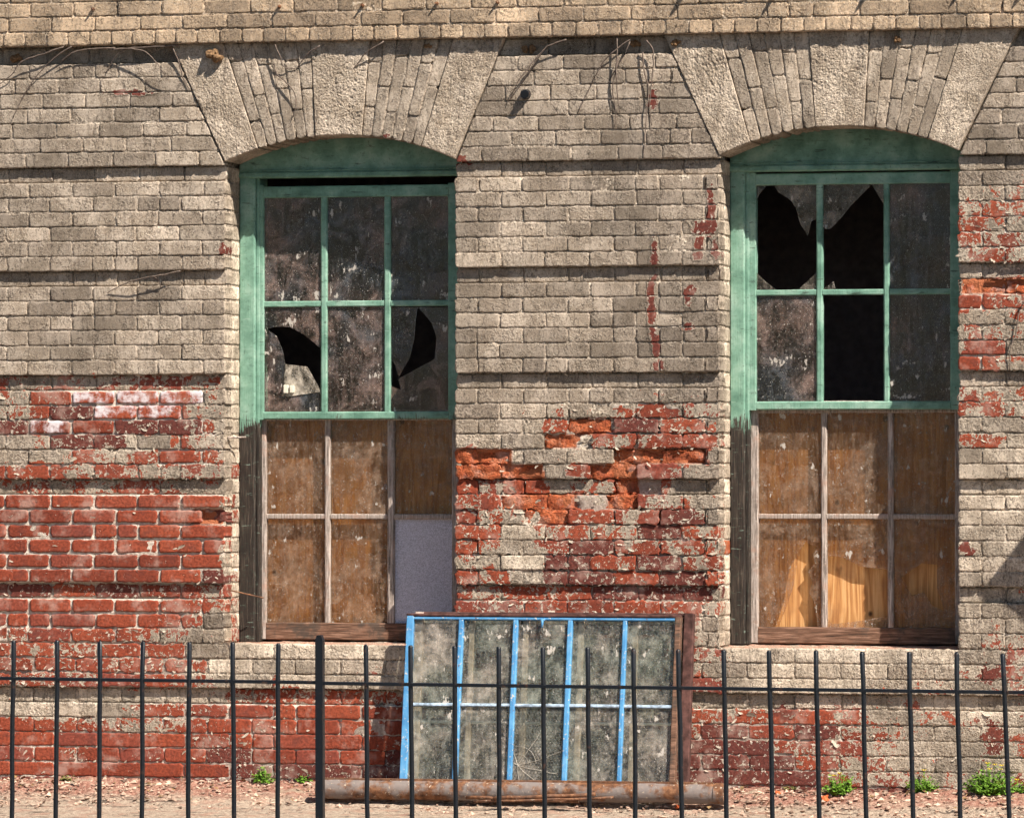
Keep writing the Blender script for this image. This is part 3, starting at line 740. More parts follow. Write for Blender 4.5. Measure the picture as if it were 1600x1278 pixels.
for i in (0, 1):
    A = ARCH[i]; ar = empty('arch', (WIN[i]['L']+.5, 0, A['s'][0][1])); put_parent(ar, bld)
    ln = A['lines']
    def bot(L): # where the joint line meets the intrados
        (x1, z1), (x2, z2) = L
        lo, hi = 0.0, 1.4
        x = x2
        for _ in range(40):
            z = intra(i, min(max(x, WIN[i]['L']), WIN[i]['R'])); x = x1+(x2-x1)*(z-z1)/(z2-z1)
        return (x, intra(i, min(max(x, WIN[i]['L']), WIN[i]['R'])))
    def top(L): return (line_at(L, COR0+.004), COR0+.004)
    bots = [bot(L) for L in ln]; bots[0] = (WIN[i]['L']+.0, A['s'][0][1]); bots[5] = (WIN[i]['R'], A['s'][2][1]); tops = [top(L) for L in ln]
    g = .0012
    def inset(a, b, c, d): return [(a[0]+g, a[1]), (b[0]-g, b[1]), (c[0]-g, c[1]), (d[0]+g, d[1])]
    for nm, a in (('springer', 0), ('keystone', 2), ('springer', 4)):
        stucco_block(nm, inset(bots[a], bots[a+1], tops[a+1], tops[a]), ar, i)
    for a in (1, 3):
        for c in range(6):
            f0, f1 = c/6, (c+1)/6
            def lp(p, q, f): return (p[0]+(q[0]-p[0])*f, p[1]+(q[1]-p[1])*f)
            b0, b1 = lp(bots[a], bots[a+1], f0), lp(bots[a], bots[a+1], f1)
            b0 = (b0[0], intra(i, b0[0])); b1 = (b1[0], intra(i, b1[0]))
            t0, t1 = lp(tops[a], tops[a+1], f0), lp(tops[a], tops[a+1], f1)
            H = t0[1]-b0[1]
            st = [0.0, .22+.09*random.random(), .75+.08*random.random(), 1.0] if c % 2 == 0 else [0.0, .45+.12*random.random(), 1.0]
            jt = .0021
            for s0, s1 in zip(st[:-1], st[1:]):
                e0 = 0 if s0 == 0 else .003/H; e1 = 0 if s1 == 1 else .003/H
                q = [lp(b0, t0, s0+e0), lp(b1, t1, s0+e0), lp(b1, t1, s1-e1), lp(b0, t0, s1-e1)]
                q = [(q[0][0]+jt, q[0][1]), (q[1][0]-jt, q[1][1]), (q[2][0]-jt, q[2][1]), (q[3][0]+jt, q[3][1])]
                rnd = random.random(); V, F = brick_geo(q, random.gauss(0, .0015), DEEP if s0 == 0 else .08, rnd, nx=5, nz=8, jit=.0016, bev=.0018)
                at = brick_attr(V, '0', rnd, .08+.1*random.random(), .15*random.random())
                centred('arch_brick', V, F, M_BRICK, ar, at, flat_from=np.arange(NFRONT, len(F)))
    # mortar behind the arch bricks
    for a in (1, 3):
        V, F = grid_sheet(bots[a][0]+.004, bots[a+1][0]-.004, tops[a][0]+.004, tops[a+1][0]-.004, max(bots[a][1], bots[a+1][1])+.01, COR0, MD, back=.03)
        nn = len(V); z4 = np.zeros((nn, 4)); z4[:, 0] = .1; z5 = np.zeros((nn, 4)); z5[:, 2] = .1
        m = wobj('mortar_bed', npmesh('mortar_bed', V, F, dict(st=z4, st2=z5)), M_MORTAR, ar)

# ------------------------------------------------------------------ windows
YF, YU, YL, YB = .232, .272, .312, .352       # frame face, upper glass, lower glass, boards
def rect(p, Y):                               # px rectangle (x0,y0,x1,y1) on the plane Y
    x0, z1 = W(p[0], p[1], Y); x1, z0 = W(p[2], p[3], Y); return x0, x1, z0, z1
def member(name, p, Y0, Y1, mat, win, bev=.004, zoff=None):
    x0, x1, z0, z1 = rect(p, Y0); return slab(name, x0, x1, z0, z1, Y0, Y1, mat, win, bev)
def pane_poly(name, pts, Y, mat, win, tilt=0.0):
    poly = [W(x, y, Y) for x, y in pts]; V, F = prism(poly, Y, Y+.003)
    o = centred(name, V, F, mat, win, smooth=False)
    if tilt: o.rotation_euler = (tilt, 0, tilt*.5)
    return o
def R_(x0, y0, x1, y1): return [(x0, y1), (x1, y1), (x1, y0), (x0, y0)]
WSPEC = [
 dict(jl=(372, 258, 398, 1002), stop=(397, 270, 402, 1000), jr=(698, 258, 745, 1002), head=(372, 268, 712, 277), headz=266,
      us=(399, 290, 716, 655), ust=(399, 412), ubr=(643, 655), utr=(290, 308), um=[(501, 511), (600, 610)], uh=(470, 479), ur=(700, 716),
      ls=(402, 640, 722, 1000), lst=(402, 416), lbr=(973, 1000), ltr=(640, 657), lm=[(507, 516), (605, 616)], lh=(803, 811), lr=(706, 722)),
 dict(jl=(1142, 248, 1164, 1006), stop=(1163, 262, 1169, 1004), jr=(1488, 248, 1530, 1006), head=(1142, 257, 1499, 267), headz=256,
      us=(1167, 270, 1499, 640), ust=(1167, 1181), ubr=(627, 640), utr=(270, 288), um=[(1275, 1285), (1380, 1389)], uh=(452, 461), ur=(1484, 1499),
      ls=(1170, 626, 1506, 1006), lst=(1170, 1184), lbr=(980, 1006), ltr=(626, 645), lm=[(1282, 1291), (1386, 1395)], lh=(803, 811), lr=(1491, 1506))]
UB = [{(1, 0): [[(412, 480), (501, 480), (501, 545), (490, 535), (475, 523), (452, 511), (430, 511), (417, 514), (432, 525), (441, 545), (446, 569), (480, 573), (501, 609), (501, 643), (412, 643)]],
       (1, 2): [[(610, 480), (653, 480), (650, 500), (647, 532), (640, 560), (622, 590), (618, 572), (611, 560)], [(653, 480), (702, 480), (702, 643), (610, 643), (610, 603), (626, 609), (622, 592), (679, 561), (682, 527), (674, 504)]]},
      {(0, 0): [[(1208, 288), (1276, 288), (1276, 343), (1268, 345), (1262, 369), (1250, 350), (1243, 325), (1236, 314), (1215, 300)], [(1247, 453), (1276, 426), (1276, 453)], [(1180, 424), (1196, 440), (1213, 453), (1180, 453)], [(1180, 288), (1200, 288), (1187, 303), (1180, 322)]],
       (0, 1): [[(1284, 288), (1358, 288), (1360, 291), (1331, 320), (1315, 340), (1297, 358), (1284, 358)], [(1362, 288), (1381, 288), (1381, 320)], [(1284, 453), (1290, 449), (1302, 440), (1306, 453)]],
       (1, 1): []}]
LB = [{}, {(1, 0): [[(1183, 811), (1283, 811), (1283, 981), (1278, 981), (1272, 940), (1264, 925), (1270, 910), (1262, 893), (1273, 880), (1270, 866), (1276, 855), (1258, 846), (1250, 862), (1245, 880), (1240, 915), (1230, 945), (1216, 981), (1183, 981)]],
           (1, 2): [[(1394, 811), (1450, 811), (1450, 881), (1440, 880), (1408, 902), (1425, 930), (1443, 925), (1450, 935), (1450, 981), (1394, 981)], [(1450, 811), (1494, 811), (1494, 981), (1450, 981), (1450, 935), (1456, 946), (1476, 955), (1464, 918), (1464, 882), (1450, 881)]],
           (1, 1): [[(1290, 811), (1387, 811), (1387, 890), (1345, 885), (1330, 877), (1312, 870), (1293, 868), (1290, 852)], [(1290, 981), (1290, 962), (1300, 975), (1340, 970), (1387, 962), (1387, 981)]]}]
for i, S in enumerate(WSPEC):
    win = empty('window', (WIN[i]['L']+.5, YF, ZR(3))); put_parent(win, bld)
    win['label'] = ['green window with dropped upper sash and curved holes in two panes', 'green window with one upper pane gone and jagged glass left in two others'][i]
    # arched head panel
    y0h = YF+.006; cx = np.linspace(WIN[i]['L']+.002, WIN[i]['R']-.002, 25)
    zb = W((S['head'][0]+S['head'][2])/2, S['headz'], YF)[1]
    poly = [(WIN[i]['L']-.005, zb), (WIN[i]['R']+.02, zb)]+[(x, intra(i, x)+.012) for x in cx[::-1]]
    V, F = prism(poly, y0h, y0h+.05); centred('head_panel', V, F, M_GREEN, win, smooth=False)
    xm = (S['head'][0]+S['head'][2])/2; _, _, z0, z1 = rect((xm, S['head'][1], xm, S['head'][3]), YF); slab('head_rail', WIN[i]['L']-.0, WIN[i]['R']+.02, z0, z1, YF-.012, YF+.05, M_GREEN, win, .006)
    slab('head_bead', WIN[i]['L'], WIN[i]['R']+.02, z1, z1+.012, YF-.006, YF+.04, M_GREEN, win, .005)
    # jambs
    x0, x1, z0, z1 = rect(S['jl'], YF); slab('frame_jamb', WIN[i]['L']-.003, x1, z0, z1, YF, YF+.16, M_GREEN, win, .006)
    xs = x1
    slab('parting_stop', x1, x1+.016, z0, z1, YF+.018, YF+.15, M_GREEN, win, .003)
    jr0 = WIN[i]['R']-(.012 if i == 0 else .03)
    slab('frame_jamb', jr0, WIN[i]['R']+.06, z0, z1, YF, YF+.16, M_GREEN, win, .006)
    XW0, XW1 = WIN[i]['L'], WIN[i]['R']
    # the black gap over the dropped sash is simply open to the room
    def sash(b, Yg, mat, st, sr, tr, br, ms, hh, x1lim, railmat=None):
        Yf = Yg-.018; Yb = Yg+.020
        _, _, zA, zB = rect((b[0], b[1], b[2], b[3]), Yf)
        a0, a1, _, _ = rect((st[0], 0, st[1], 1), Yf); c0, c1, _, _ = rect((sr[0], 0, sr[1], 1), Yf)
        c1 = c0+.05
        slab('stile', a0, a1, zA, zB, Yf, Yb, mat, win, .004); slab('stile', c0, c1, zA, zB, Yf, Yb, mat, win, .004)
        xm = (b[0]+b[2])/2; _, _, t0, t1 = rect((xm, tr[0], xm, tr[1]), Yf); slab('rail', a1, c0, t0, t1, Yf+.001, Yb-.001, mat, win, .004)
        _, _, b0, b1 = rect((xm, br[0], xm, br[1]), Yf); slab('rail', a1, c0, b0, b1, Yf+.001, Yb-.001, railmat or mat, win, .005)
        mx = []
        for m in ms:
            x0, x1, _, _ = rect((m[0], 0, m[1], 1), Yf+.004); slab('muntin', x0, x1, b1, t0, Yf+.004, Yb-.004, mat, win, .006); mx.append((x0, x1))
        _, _, h0, h1 = rect((xm, hh[0], xm, hh[1]), Yf+.006)
        xe = [a1]+[v for m in mx for v in m]+[c0]
        for q in range(3): slab('muntin', xe[2*q], xe[2*q+1], h0, h1, Yf+.006, Yb-.006, mat, win, .004)
        return xe, [(h1, t0), (b1, h0)]
    xe, rows = sash(S['us'], YU, M_GREEN, S['ust'], S['ur'], S['utr'], S['ubr'], S['um'], S['uh'], 0)
    for r in (0, 1):
        for c in range(3):
            if (r, c) in UB[i]:
                for pts in UB[i][(r, c)]:
                    pane_poly('pane', [(x, y) for x, y in pts], YU+.001*(c-1), M_GLASS_U if i == 0 else M_SHARD, win)
            else:
                V, F = prism([(xe[2*c]-.006, rows[r][0]-.006), (xe[2*c+1]+.006, rows[r][0]-.006), (xe[2*c+1]+.006, rows[r][1]+.006), (xe[2*c]-.006, rows[r][1]+.006)], YU, YU+.003)
                centred('pane', V, F, M_GLASS_U, win, smooth=False)
    xe, rows = sash(S['ls'], YL, M_GREY, S['lst'], S['lr'], S['ltr'], S['lbr'], S['lm'], S['lh'], 0, M_RAIL)
    for r in (0, 1):
        for c in range(3):
            if i == 0 and (r, c) == (1, 2):
                V, F = prism([(xe[4]-.004, rows[1][0]-.004), (xe[5]+.01, rows[1][0]-.004), (xe[5]+.01, rows[1][1]+.004), (xe[4]-.004, rows[1][1]+.004)], YL+.004, YL+.012)
                o = centred('grey_board', V, F, M_GREYBOARD, win, smooth=False)
            elif (r, c) in LB[i]:
                for pts in LB[i][(r, c)]: pane_poly('pane', pts, YL, M_GLASS_L, win)
            else:
                V, F = prism([(xe[2*c]-.006, rows[r][0]-.006), (xe[2*c+1]+.006, rows[r][0]-.006), (xe[2*c+1]+.006, rows[r][1]+.006), (xe[2*c]-.006, rows[r][1]+.006)], YL, YL+.003)
                centred('pane', V, F, M_GLASS_L, win, smooth=False)
    zt = rows[0][1]+.03; slab('plywood_board', XW0+.03, XW1+.05, ZR(3)+.01, zt, YB, YB+.012, M_PLY, win, .001)
    # sill with crumbled mortar, sloping out
    n = 60; V = []; F = []
    for q in range(n+1):
        x = XW0-.01+(XW1-XW0+.02)*q/n
        for r, y in enumerate(np.linspace(.012, YL+.04, 12)):
            V.append((x, y, ZR(3)-.010+.012*max(0, y-.02)/.3+.010*max(0, float(fbm(np.array(x*18), np.array(y*30), 0, 4, 44, .7))+.2)))
    for q in range(n):
        for r in range(11): F.append((q*12+r, (q+1)*12+r, (q+1)*12+r+1, q*12+r+1))
    sv = np.array(V); sa = np.zeros((len(V), 4)); sa[:, 0] = .55; sa[:, 2] = .6; sb = np.zeros((len(V), 4)); sb[:, 2] = .4
    centred('sill', sv, np.array(F), M_MORTAR, win, dict(st=sa, st2=sb))
    # room behind
    a, b, z0, z1, y0, y1 = XW0-.5, XW1+.5, ZR(3)-.6, CTOP-.1, .42, 1.7
    V = [(a, y0, z0), (b, y0, z0), (b, y1, z0), (a, y1, z0), (a, y0, z1), (b, y0, z1), (b, y1, z1), (a, y1, z1)]
    centred('room', V, [(0, 1, 2, 3), (7, 6, 5, 4), (1, 5, 6, 2), (2, 6, 7, 3), (3, 7, 4, 0)], M_DARK, win, smooth=False)
    for (u0, u1) in ((a, XW0-.004), (XW1+.06, b)):
        V, F = prism([(u0, z0), (u1, z0), (u1, z1), (u0, z1)], .31, .43); centred('room_wall', V, F, M_DARK, win, smooth=False)
    V, F = prism([(XW0-.004, ZR(3)-.6), (XW1+.06, ZR(3)-.6), (XW1+.06, ZR(3)-.01), (XW0-.004, ZR(3)-.01)], .32, .43); centred('room_wall', V, F, M_DARK, win, smooth=False)
    V, F = prism([(XW0-.004, zb+.02), (XW1+.06, zb+.02), (XW1+.06, CTOP), (XW0-.004, CTOP)], .305, .43); centred('room_wall', V, F, M_DARK, win, smooth=False)
win1 = [o for o in bld.children if o.name.startswith('window')][0]
pane_poly('shard', [(446, 569), (480, 573), (502, 612), (441, 621)], YU-.006, M_PALE, win1)

# ------------------------------------------------------------------ peeling flakes: curled chips of paint along the edges of the bare patches
def flakes():
    V = []; F = []; n0 = 0; cnt = 0; tries = 0
    while cnt < 1400 and tries < 40000:
        tries += 1
        px, py = random.uniform(0, 1600), random.uniform(300, 1215)
        if 345 < px < 715 and 240 < py < 1005 or 1120 < px < 1500 and 240 < py < 1008: continue
        if py < 585 and px < 1495 and random.random() > .06: continue
        X, Z = W(px, py); k = (Z-ZG)/CH; ch = MAP.get((int(math.floor(k)), int(px//50)), '0')
        pr = {'0': .02, '1': .25, '2': .8, '3': 1.0, '4': .55, '5': .05, 'd': .4, 'o': .12, 'w': .4, 'c': .04, 'p': .08, 'h': 0}[ch]
        if random.random() > pr: continue
        fr = k-math.floor(k)
        if int(math.floor(k)) in rec_rows and random.random() < .5: continue
        y = (REC if int(math.floor(k)) in rec_rows else 0)-.0005
        s = random.uniform(.003, .008)*(1.8 if random.random() < .06 else 1); asp = random.uniform(.7, 2.2); an = random.gauss(0, .5); up = random.choice((1, 1, -1))
        lift = random.uniform(.08, .45)
        ca, sa = math.cos(an), math.sin(an)
        for a in range(4):
            for b in range(3):
                u = (a/3-.5)*2*s*asp*(1-.35*abs(b-1)*random.random()); v = b/2*s*up
                if a in (0, 3): v *= random.uniform(.35, 1)
                u += random.gauss(0, s*.14); v += random.gauss(0, s*.14)
                yy = y-lift*abs(v)*(b/2)-.0006
                V.append((X+u*ca-v*sa, yy, Z+u*sa+v*ca))
        for a in range(3):
            for b in range(2): F.append((n0+a*3+b, n0+(a+1)*3+b, n0+(a+1)*3+b+1, n0+a*3+b+1))
        n0 += 12; cnt += 1
    return V, F
V, F = flakes(); o = wobj('paint_flakes', npmesh('paint_flakes', V, np.array(F), smooth=True), M_FLAKE, wall); o['kind'] = 'stuff'

# ------------------------------------------------------------------ small ironwork fixed to the wall
def lathe_bolt(px, py, r, parent, Y=0.0, name='bolt', L=.02):
    X, Z = W(px, py, Y)
    V, F = tube([(X, Y+.01, Z), (X, Y-L*.4, Z), (X, Y-L*.4, Z), (X, Y-L, Z)], [r, r, r*.6, r*.5], 8); centred(name, V, F, M_ROD, parent, smooth=False)
for p in ((437, 11), (567, 9), (683, 6), (778, 4), (146, 15)): lathe_bolt(p[0], p[1], .008, cornice, COV, L=.03)
def ring_bolt(px, py):
    X, Z = W(px, py)
    V, F = tube([(X, .01, Z), (X, -.03, Z)], [.026, .020], 10); V2, F2 = tube([(X, -.028, Z), (X+.004, -.05, Z-.004)], [.012, .016], 8)
    n = len(V); centred('anchor_bolt', V+V2, F+[tuple(q+n for q in f) for f in F2], M_IRON, bld, smooth=False)
ring_bolt(822, 148)
# curved hooks just above the picture: their shadows fall on the cornice
for q, (px, py) in enumerate(((1046, 27), (1190, 24), (1335, 21), (1482, 14), (1580, 15))):
    tip = Vector((W(px, py, COV)[0], COV, W(px, py, COV)[1])); t = .16
    tp = tip+SUN*(t/(-SUN.y))                                  # where the tip stands in the sun
    base = Vector((tp.x+.02, COV+.01, tp.z+.17)); ps = []; rs = []
    for a in range(9):
        f = a/8; p = base.lerp(tp, f); p.y = COV-(t)*math.sin(f*math.pi/2); p.x += .03*math.sin(f*math.pi); ps.append(p); rs.append(.024*(1-f)**.7+.002)
    V, F = tube(ps, rs, 7); centred('hook', V, F, M_IRON, cornice)
# nail and splinter at the first window's reveal
V, F = tube([(XP(352, 922), .06, W(352, 922)[1]), (XP(412, 934, .16), .16, W(412, 934, .16)[1])], [.004, .0035], 6); centred('nail', V, F, M_ROD, bld)
V, F = tube([(XP(356, 684, .02), .02, W(356, 684)[1]), (XP(384, 683, .12), .12, W(384, 683, .12)[1])], [.006, .004], 5); centred('wood_peg', V, F, M_GREY, bld)

# white plastic piece lodged in the broken pane
X, Z = W(451, 608, YU-.012)
me_b = bmesh.new()
for dx, w, h in ((-.012, .022, .040), (.016, .020, .036)):
    r = bmesh.ops.create_cube(me_b, size=1.0); bmesh.ops.scale(me_b, vec=(w, .02, h), verts=r['verts']); bmesh.ops.translate(me_b, vec=(dx, 0, 0), verts=r['verts'])
r = bmesh.ops.create_cube(me_b, size=1.0); bmesh.ops.scale(me_b, vec=(.02, .012, .012), verts=r['verts']); bmesh.ops.translate(me_b, vec=(.002, 0, .008), verts=r['verts'])
bmesh.ops.bevel(me_b, geom=me_b.edges[:], offset=.003, segments=2, affect='EDGES')
me = bpy.data.meshes.new('white_bracket'); me_b.to_mesh(me); me_b.free()
tag(link('white_bracket', me, M_WHITE, None, (X, YU-.012, Z)), 'small white bracket lodged in the broken pane of the dropped sash', 'bracket')

# ------------------------------------------------------------------ ground
def gz(Y):
    a = -Y
    if a <= 0: return 0.0
    if a < .35: return -.085*a/.35
    if a < 1.2: return -.085-.055*(a-.35)/.85
    if a < 5.5: return -.14-.20*(a-1.2)/4.3
    return -.34
xs = np.concatenate([np.linspace(-60, XL-.1, 14), np.linspace(XL, XR, 430), np.linspace(XR+.1, 70, 14)])
ys = np.concatenate([np.linspace(.25, -1.6, 170), np.linspace(-1.7, -6, 20), np.linspace(-8, -90, 14)])
Xg, Yg = np.meshgrid(xs, ys, indexing='ij'); Zg_ = np.vectorize(gz)(Yg)
fine = np.clip((Yg+2.2)/.6, 0, 1)*((Xg > XL-.2) & (Xg < XR+.2))
near = np.clip(1+Yg/.55, 0, 1)
Zg_ = Zg_+fine*(fbm(Xg*28, Yg*28, 0, 4, 51, .6)*(.006+.012*near)+fbm(Xg*3, Yg*3, 0, 3, 52)*.016*(.4+near))
nx, ny = Xg.shape; i, j = np.meshgrid(np.arange(nx-1), np.arange(ny-1), indexing='ij'); i = i.ravel(); j = j.ravel()
g = link('ground', npmesh('ground', np.stack([Xg.ravel(), Yg.ravel(), Zg_.ravel()], 1), np.stack([i*ny+j, i*ny+j+1, (i+1)*ny+j+1, (i+1)*ny+j], 1)), M_GROUND)
tag(g, kind='structure')
# rubble
V = []; F = []; n0 = 0
base = np.array([(1, 0, 0), (-1, 0, 0), (0, 1, 0), (0, -1, 0), (0, 0, 1), (0, 0, -1)], float); bf = [(0, 2, 4), (2, 1, 4), (1, 3, 4), (3, 0, 4), (2, 0, 5), (1, 2, 5), (3, 1, 5), (0, 3, 5)]
for q in range(3000):
    x = random.uniform(XL, XR); y = -abs(random.gauss(0, .22))-.01
    if y < -1.5: continue
    s = random.choice((.003, .004, .005, .006, .009))*random.uniform(.7, 1.6)
    p = base*np.array([s*random.uniform(.8, 1.8), s*random.uniform(.8, 1.5), s*random.uniform(.5, .9)])+RNG.normal(0, s*.22, (6, 3))
    a = random.random()*6.28; c, sn = math.cos(a), math.sin(a); p = np.stack([p[:, 0]*c-p[:, 1]*sn, p[:, 0]*sn+p[:, 1]*c, p[:, 2]], 1)
    V.append(p+np.array([x, y, gz(y)+s*.3+.004*max(0, 1+y/.5)])); F += [tuple(n0+t for t in f) for f in bf]; n0 += 6
o = link('rubble', npmesh('rubble', np.concatenate(V), np.array(F), smooth=False), M_PEBBLE); tag(o, 'fine crumbs of brick and mortar strewn along the wall foot', 'rubble', kind='stuff')
V = []; F = []; n0 = 0
for q in range(260):
    x = random.uniform(XL, XR); y = -abs(random.gauss(0, .16))-.015; z = gz(y)+.008+random.random()*.006; a = random.random()*6.28; L = random.uniform(.012, .035); w = L*random.choice((.12, .35, .45))
    d = Vector((math.cos(a), math.sin(a)*.7, random.gauss(.1, .25))).normalized(); sd = Vector((-d.y, d.x, random.gauss(0, .3))).normalized()*w; b = Vector((x, y, z)); m = b+d*L*.5+Vector((0, 0, .004)); t_ = b+d*L
    V += [tuple(b), tuple(m+sd), tuple(t_), tuple(m-sd)]; F += [(n0, n0+1, n0+2, n0+3)]; n0 += 4
o = link('leaf_litter', npmesh('leaf_litter', V, np.array(F), smooth=False), mat_simple('dry_litter', (.20, .125, .06), .9, .1, .7, 8)); tag(o, 'dry leaves and stems caught at the foot of the wall', 'litter', kind='stuff')
# brick fragments
def fragment(px, py, s, label):
    X, Y, Z = WG(px, py, gz); bm = bmesh.new(); bmesh.ops.create_cube(bm, size=1.0); bmesh.ops.subdivide_edges(bm, edges=bm.edges[:], cuts=2, use_grid_fill=True)
    for v in bm.verts: v.co = Vector((v.co.x*s[0], v.co.y*s[1], v.co.z*s[2]))*(1+random.gauss(0, .07))+Vector((random.gauss(0, .002), random.gauss(0, .002), random.gauss(0, .002)))
    bmesh.ops.bevel(bm, geom=bm.edges[:], offset=.0015, segments=1, affect='EDGES')
    me = bpy.data.meshes.new('brick_fragment'); bm.to_mesh(me); bm.free()
    o = link('brick_fragment', me, M_CHIP, None, (X, Y, Z+s[2]*.45)); o.rotation_euler = (random.gauss(0, .15), random.gauss(0, .15), random.random()*3)
    tag(o, label, 'brick fragment', 'broken brick bits on the ground')
fragment(1287, 1251, (.045, .03, .024), 'orange brick fragment on the ground in front of the leafy weed')
fragment(1215, 1241, (.035, .02, .014), 'small red brick chip on the ground right of the rusted pipe')
fragment(1060, 1262, (.03, .02, .012), 'red brick chip on the ground below the pipe')

# ------------------------------------------------------------------ rusted half pipe and rods
def pipe():
    Yp = -.30; r = .044
    a = Vector((W(496, 1231, Yp)[0], Yp, W(496, 1232, Yp)[1])); b = Vector((W(1132, 1238, Yp)[0], Yp, W(1132, 1240, Yp)[1]))
    root = empty('rusted_pipe', a.lerp(b, .5)); tag(root, 'rusted steel pipe lying on the ground before the leaning sashes', 'pipe')
    n = 60; sd = 18; V = []; F = []
    for q in range(n+1):
        p = a.lerp(b, q/n); d = .05*math.sin(q*.4)*.02
        for k in range(sd):
            an = 2*math.pi*k/sd; rr = r*(1+.03*math.sin(q*.7+k)+random.gauss(0, .008)); V.append((p.x, p.y+rr*math.cos(an), p.z+d+rr*math.sin(an)))
    for q in range(n):
        for k in range(sd): F.append((q*sd+k, (q+1)*sd+k, (q+1)*sd+(k+1) % sd, q*sd+(k+1) % sd))
    body = wobj('body', npmesh('body', V, np.array(F)), M_RUST, root)
    for (p, s) in ((a, -1), (b, 1)):                            # open ends: a lip and the bore
        V = []; F = []
        for (rr, dx) in ((r*1.0, 0), (r*.90, 0), (r*.90, -s*.12), (.001, -s*.12)):
            for k in range(sd): V.append((p.x+dx, p.y+rr*math.cos(2*math.pi*k/sd), p.z+rr*math.sin(2*math.pi*k/sd)))
        for q in range(3):
            for k in range(sd): F.append((q*sd+k, (q+1)*sd+k, (q+1)*sd+(k+1) % sd, q*sd+(k+1) % sd))
        centred('pipe_end', V, np.array(F), M_ROD, root)
    x = b.x-.012; V, F = tube([(x-.03, b.y, b.z), (x+.016, b.y, b.z)], [r*1.09, r*1.09], 18, cap=False); centred('collar', V, F, M_RUST, root)
    # long flat lip along the top
    V, F = prism([(a.x+.005, a.z+r-.004), (b.x-.05, b.z+r-.004), (b.x-.05, b.z+r+.006), (a.x+.005, a.z+r+.006)], Yp-.012, Yp+.018); centred('flange', V, F, M_ROD, root, smooth=False)
pipe()
RODS = [((728, 1245), (905, 1252), .008, 'bent rusty rod lying lowest before the pipe'), ((770, 1247), (930, 1241), .009, 'short rusty bar leaning across the others under the pipe'), ((740, 1252), (958, 1246), .006, 'thin rusty bar on the ground reaching farthest towards the pipe collar')]
for a, b, r, lab in RODS:
    Y = -.40-random.random()*.04; ps = []
    for q in range(8):
        f = q/7; x, z = W(a[0]+(b[0]-a[0])*f, a[1]+(b[1]-a[1])*f, Y); ps.append((x, Y+.01*math.sin(q*1.3), max(z, gz(Y)+r)+.002*math.sin(q*2)))
    V, F = tube(ps, r, 7); tag(centred('steel_rod', V, F, M_ROD, None), lab, 'steel rod', 'rusty rods by the pipe')
X, Z = W(915, 1263, -.7); 
# ------------------------------------------------------------------ leaning sashes
def leaning(name, label, xs_px, top, bot_z, Ytop, Ybot, mats, wire=None, first=True):
    """xs_px: px x of vertical members at the top edge; built flat then leaned"""
    X0 = W(xs_px[0][0], top, Ytop)[0]; zt = W(800, top, Ytop)[1]
    H = math.hypot(zt-bot_z, Ybot-Ytop); lean = math.atan2(Ytop-Ybot, zt-bot_z)
    root = empty(name, (X0, Ybot, bot_z)); root.rotation_euler = (-lean, 0, 0)
    tag(root, label, 'window sash', 'old sashes leaning on the wall')
    return root, H, X0
def lslab(name, x0, x1, z0, z1, y0, y1, mat, root, bev=.003):
    o = slab(name, x0, x1, z0, z1, y0, y1, mat, None, bev); o.parent = root; return o
Yt1, Yb1 = -.075, -.215
r1, H1, X0 = leaning('blue_sash', 'leaning window sash with blue glazing bars, wired glass pane and cracks', [(637, 0)], 962, gz(-.215)+.005, Yt1, Yb1, None)
# its own plane: x from X0, z up the sash
def lx(px): return W(px, 962, Yt1)[0]-X0
d0 = .0
cols = [(lx(637), lx(648)), (lx(718), lx(726)), (lx(803), lx(811)), (lx(888), lx(896)), (lx(974), lx(981)), (lx(1056), lx(1065))]
M_PALEBLUE = mat_simple('worn_pale_blue', (.33, .42, .52), .7, .3, .5, 45)
zh = H1-(1098-962)/345.0*1.02; hb = .010
lslab('stile', cols[0][0], cols[0][1], 0, H1, -.018, .018, M_BLUE, r1); lslab('stile', cols[5][0], cols[5][1], 0, H1, -.018, .020, M_RAIL, r1)
lslab('rail', cols[0][1], cols[5][0], H1-.020, H1-.006, -.014, .018, M_BLUE, r1); lslab('rail', cols[0][0], cols[5][1], H1-.006, H1+.006, -.019, .021, M_REDFRAME, r1)
lslab('rail', cols[0][1], cols[5][0], 0, .05, -.016, .018, M_REDFRAME, r1)
for c in cols[1:5]: lslab('muntin', c[0], c[1], .05, H1-.02, -.015, .014, M_BLUE, r1, .004)
for q in range(5): lslab('muntin', cols[q][1], cols[q+1][0], zh-.007, zh+.007, -.012, .012, M_PALEBLUE, r1, .003)
for q in range(5):
    for (z0, z1) in ((.05, zh-.007), (zh+.007, H1-.02)):
        V, F = prism([(cols[q][1]-.003, z0), (cols[q+1][0]+.003, z0), (cols[q+1][0]+.003, z1), (cols[q][1]-.003, z1)], .002, .005)
        o = centred('pane', V, F, M_GLASS_S, None, smooth=False); o.parent = r1
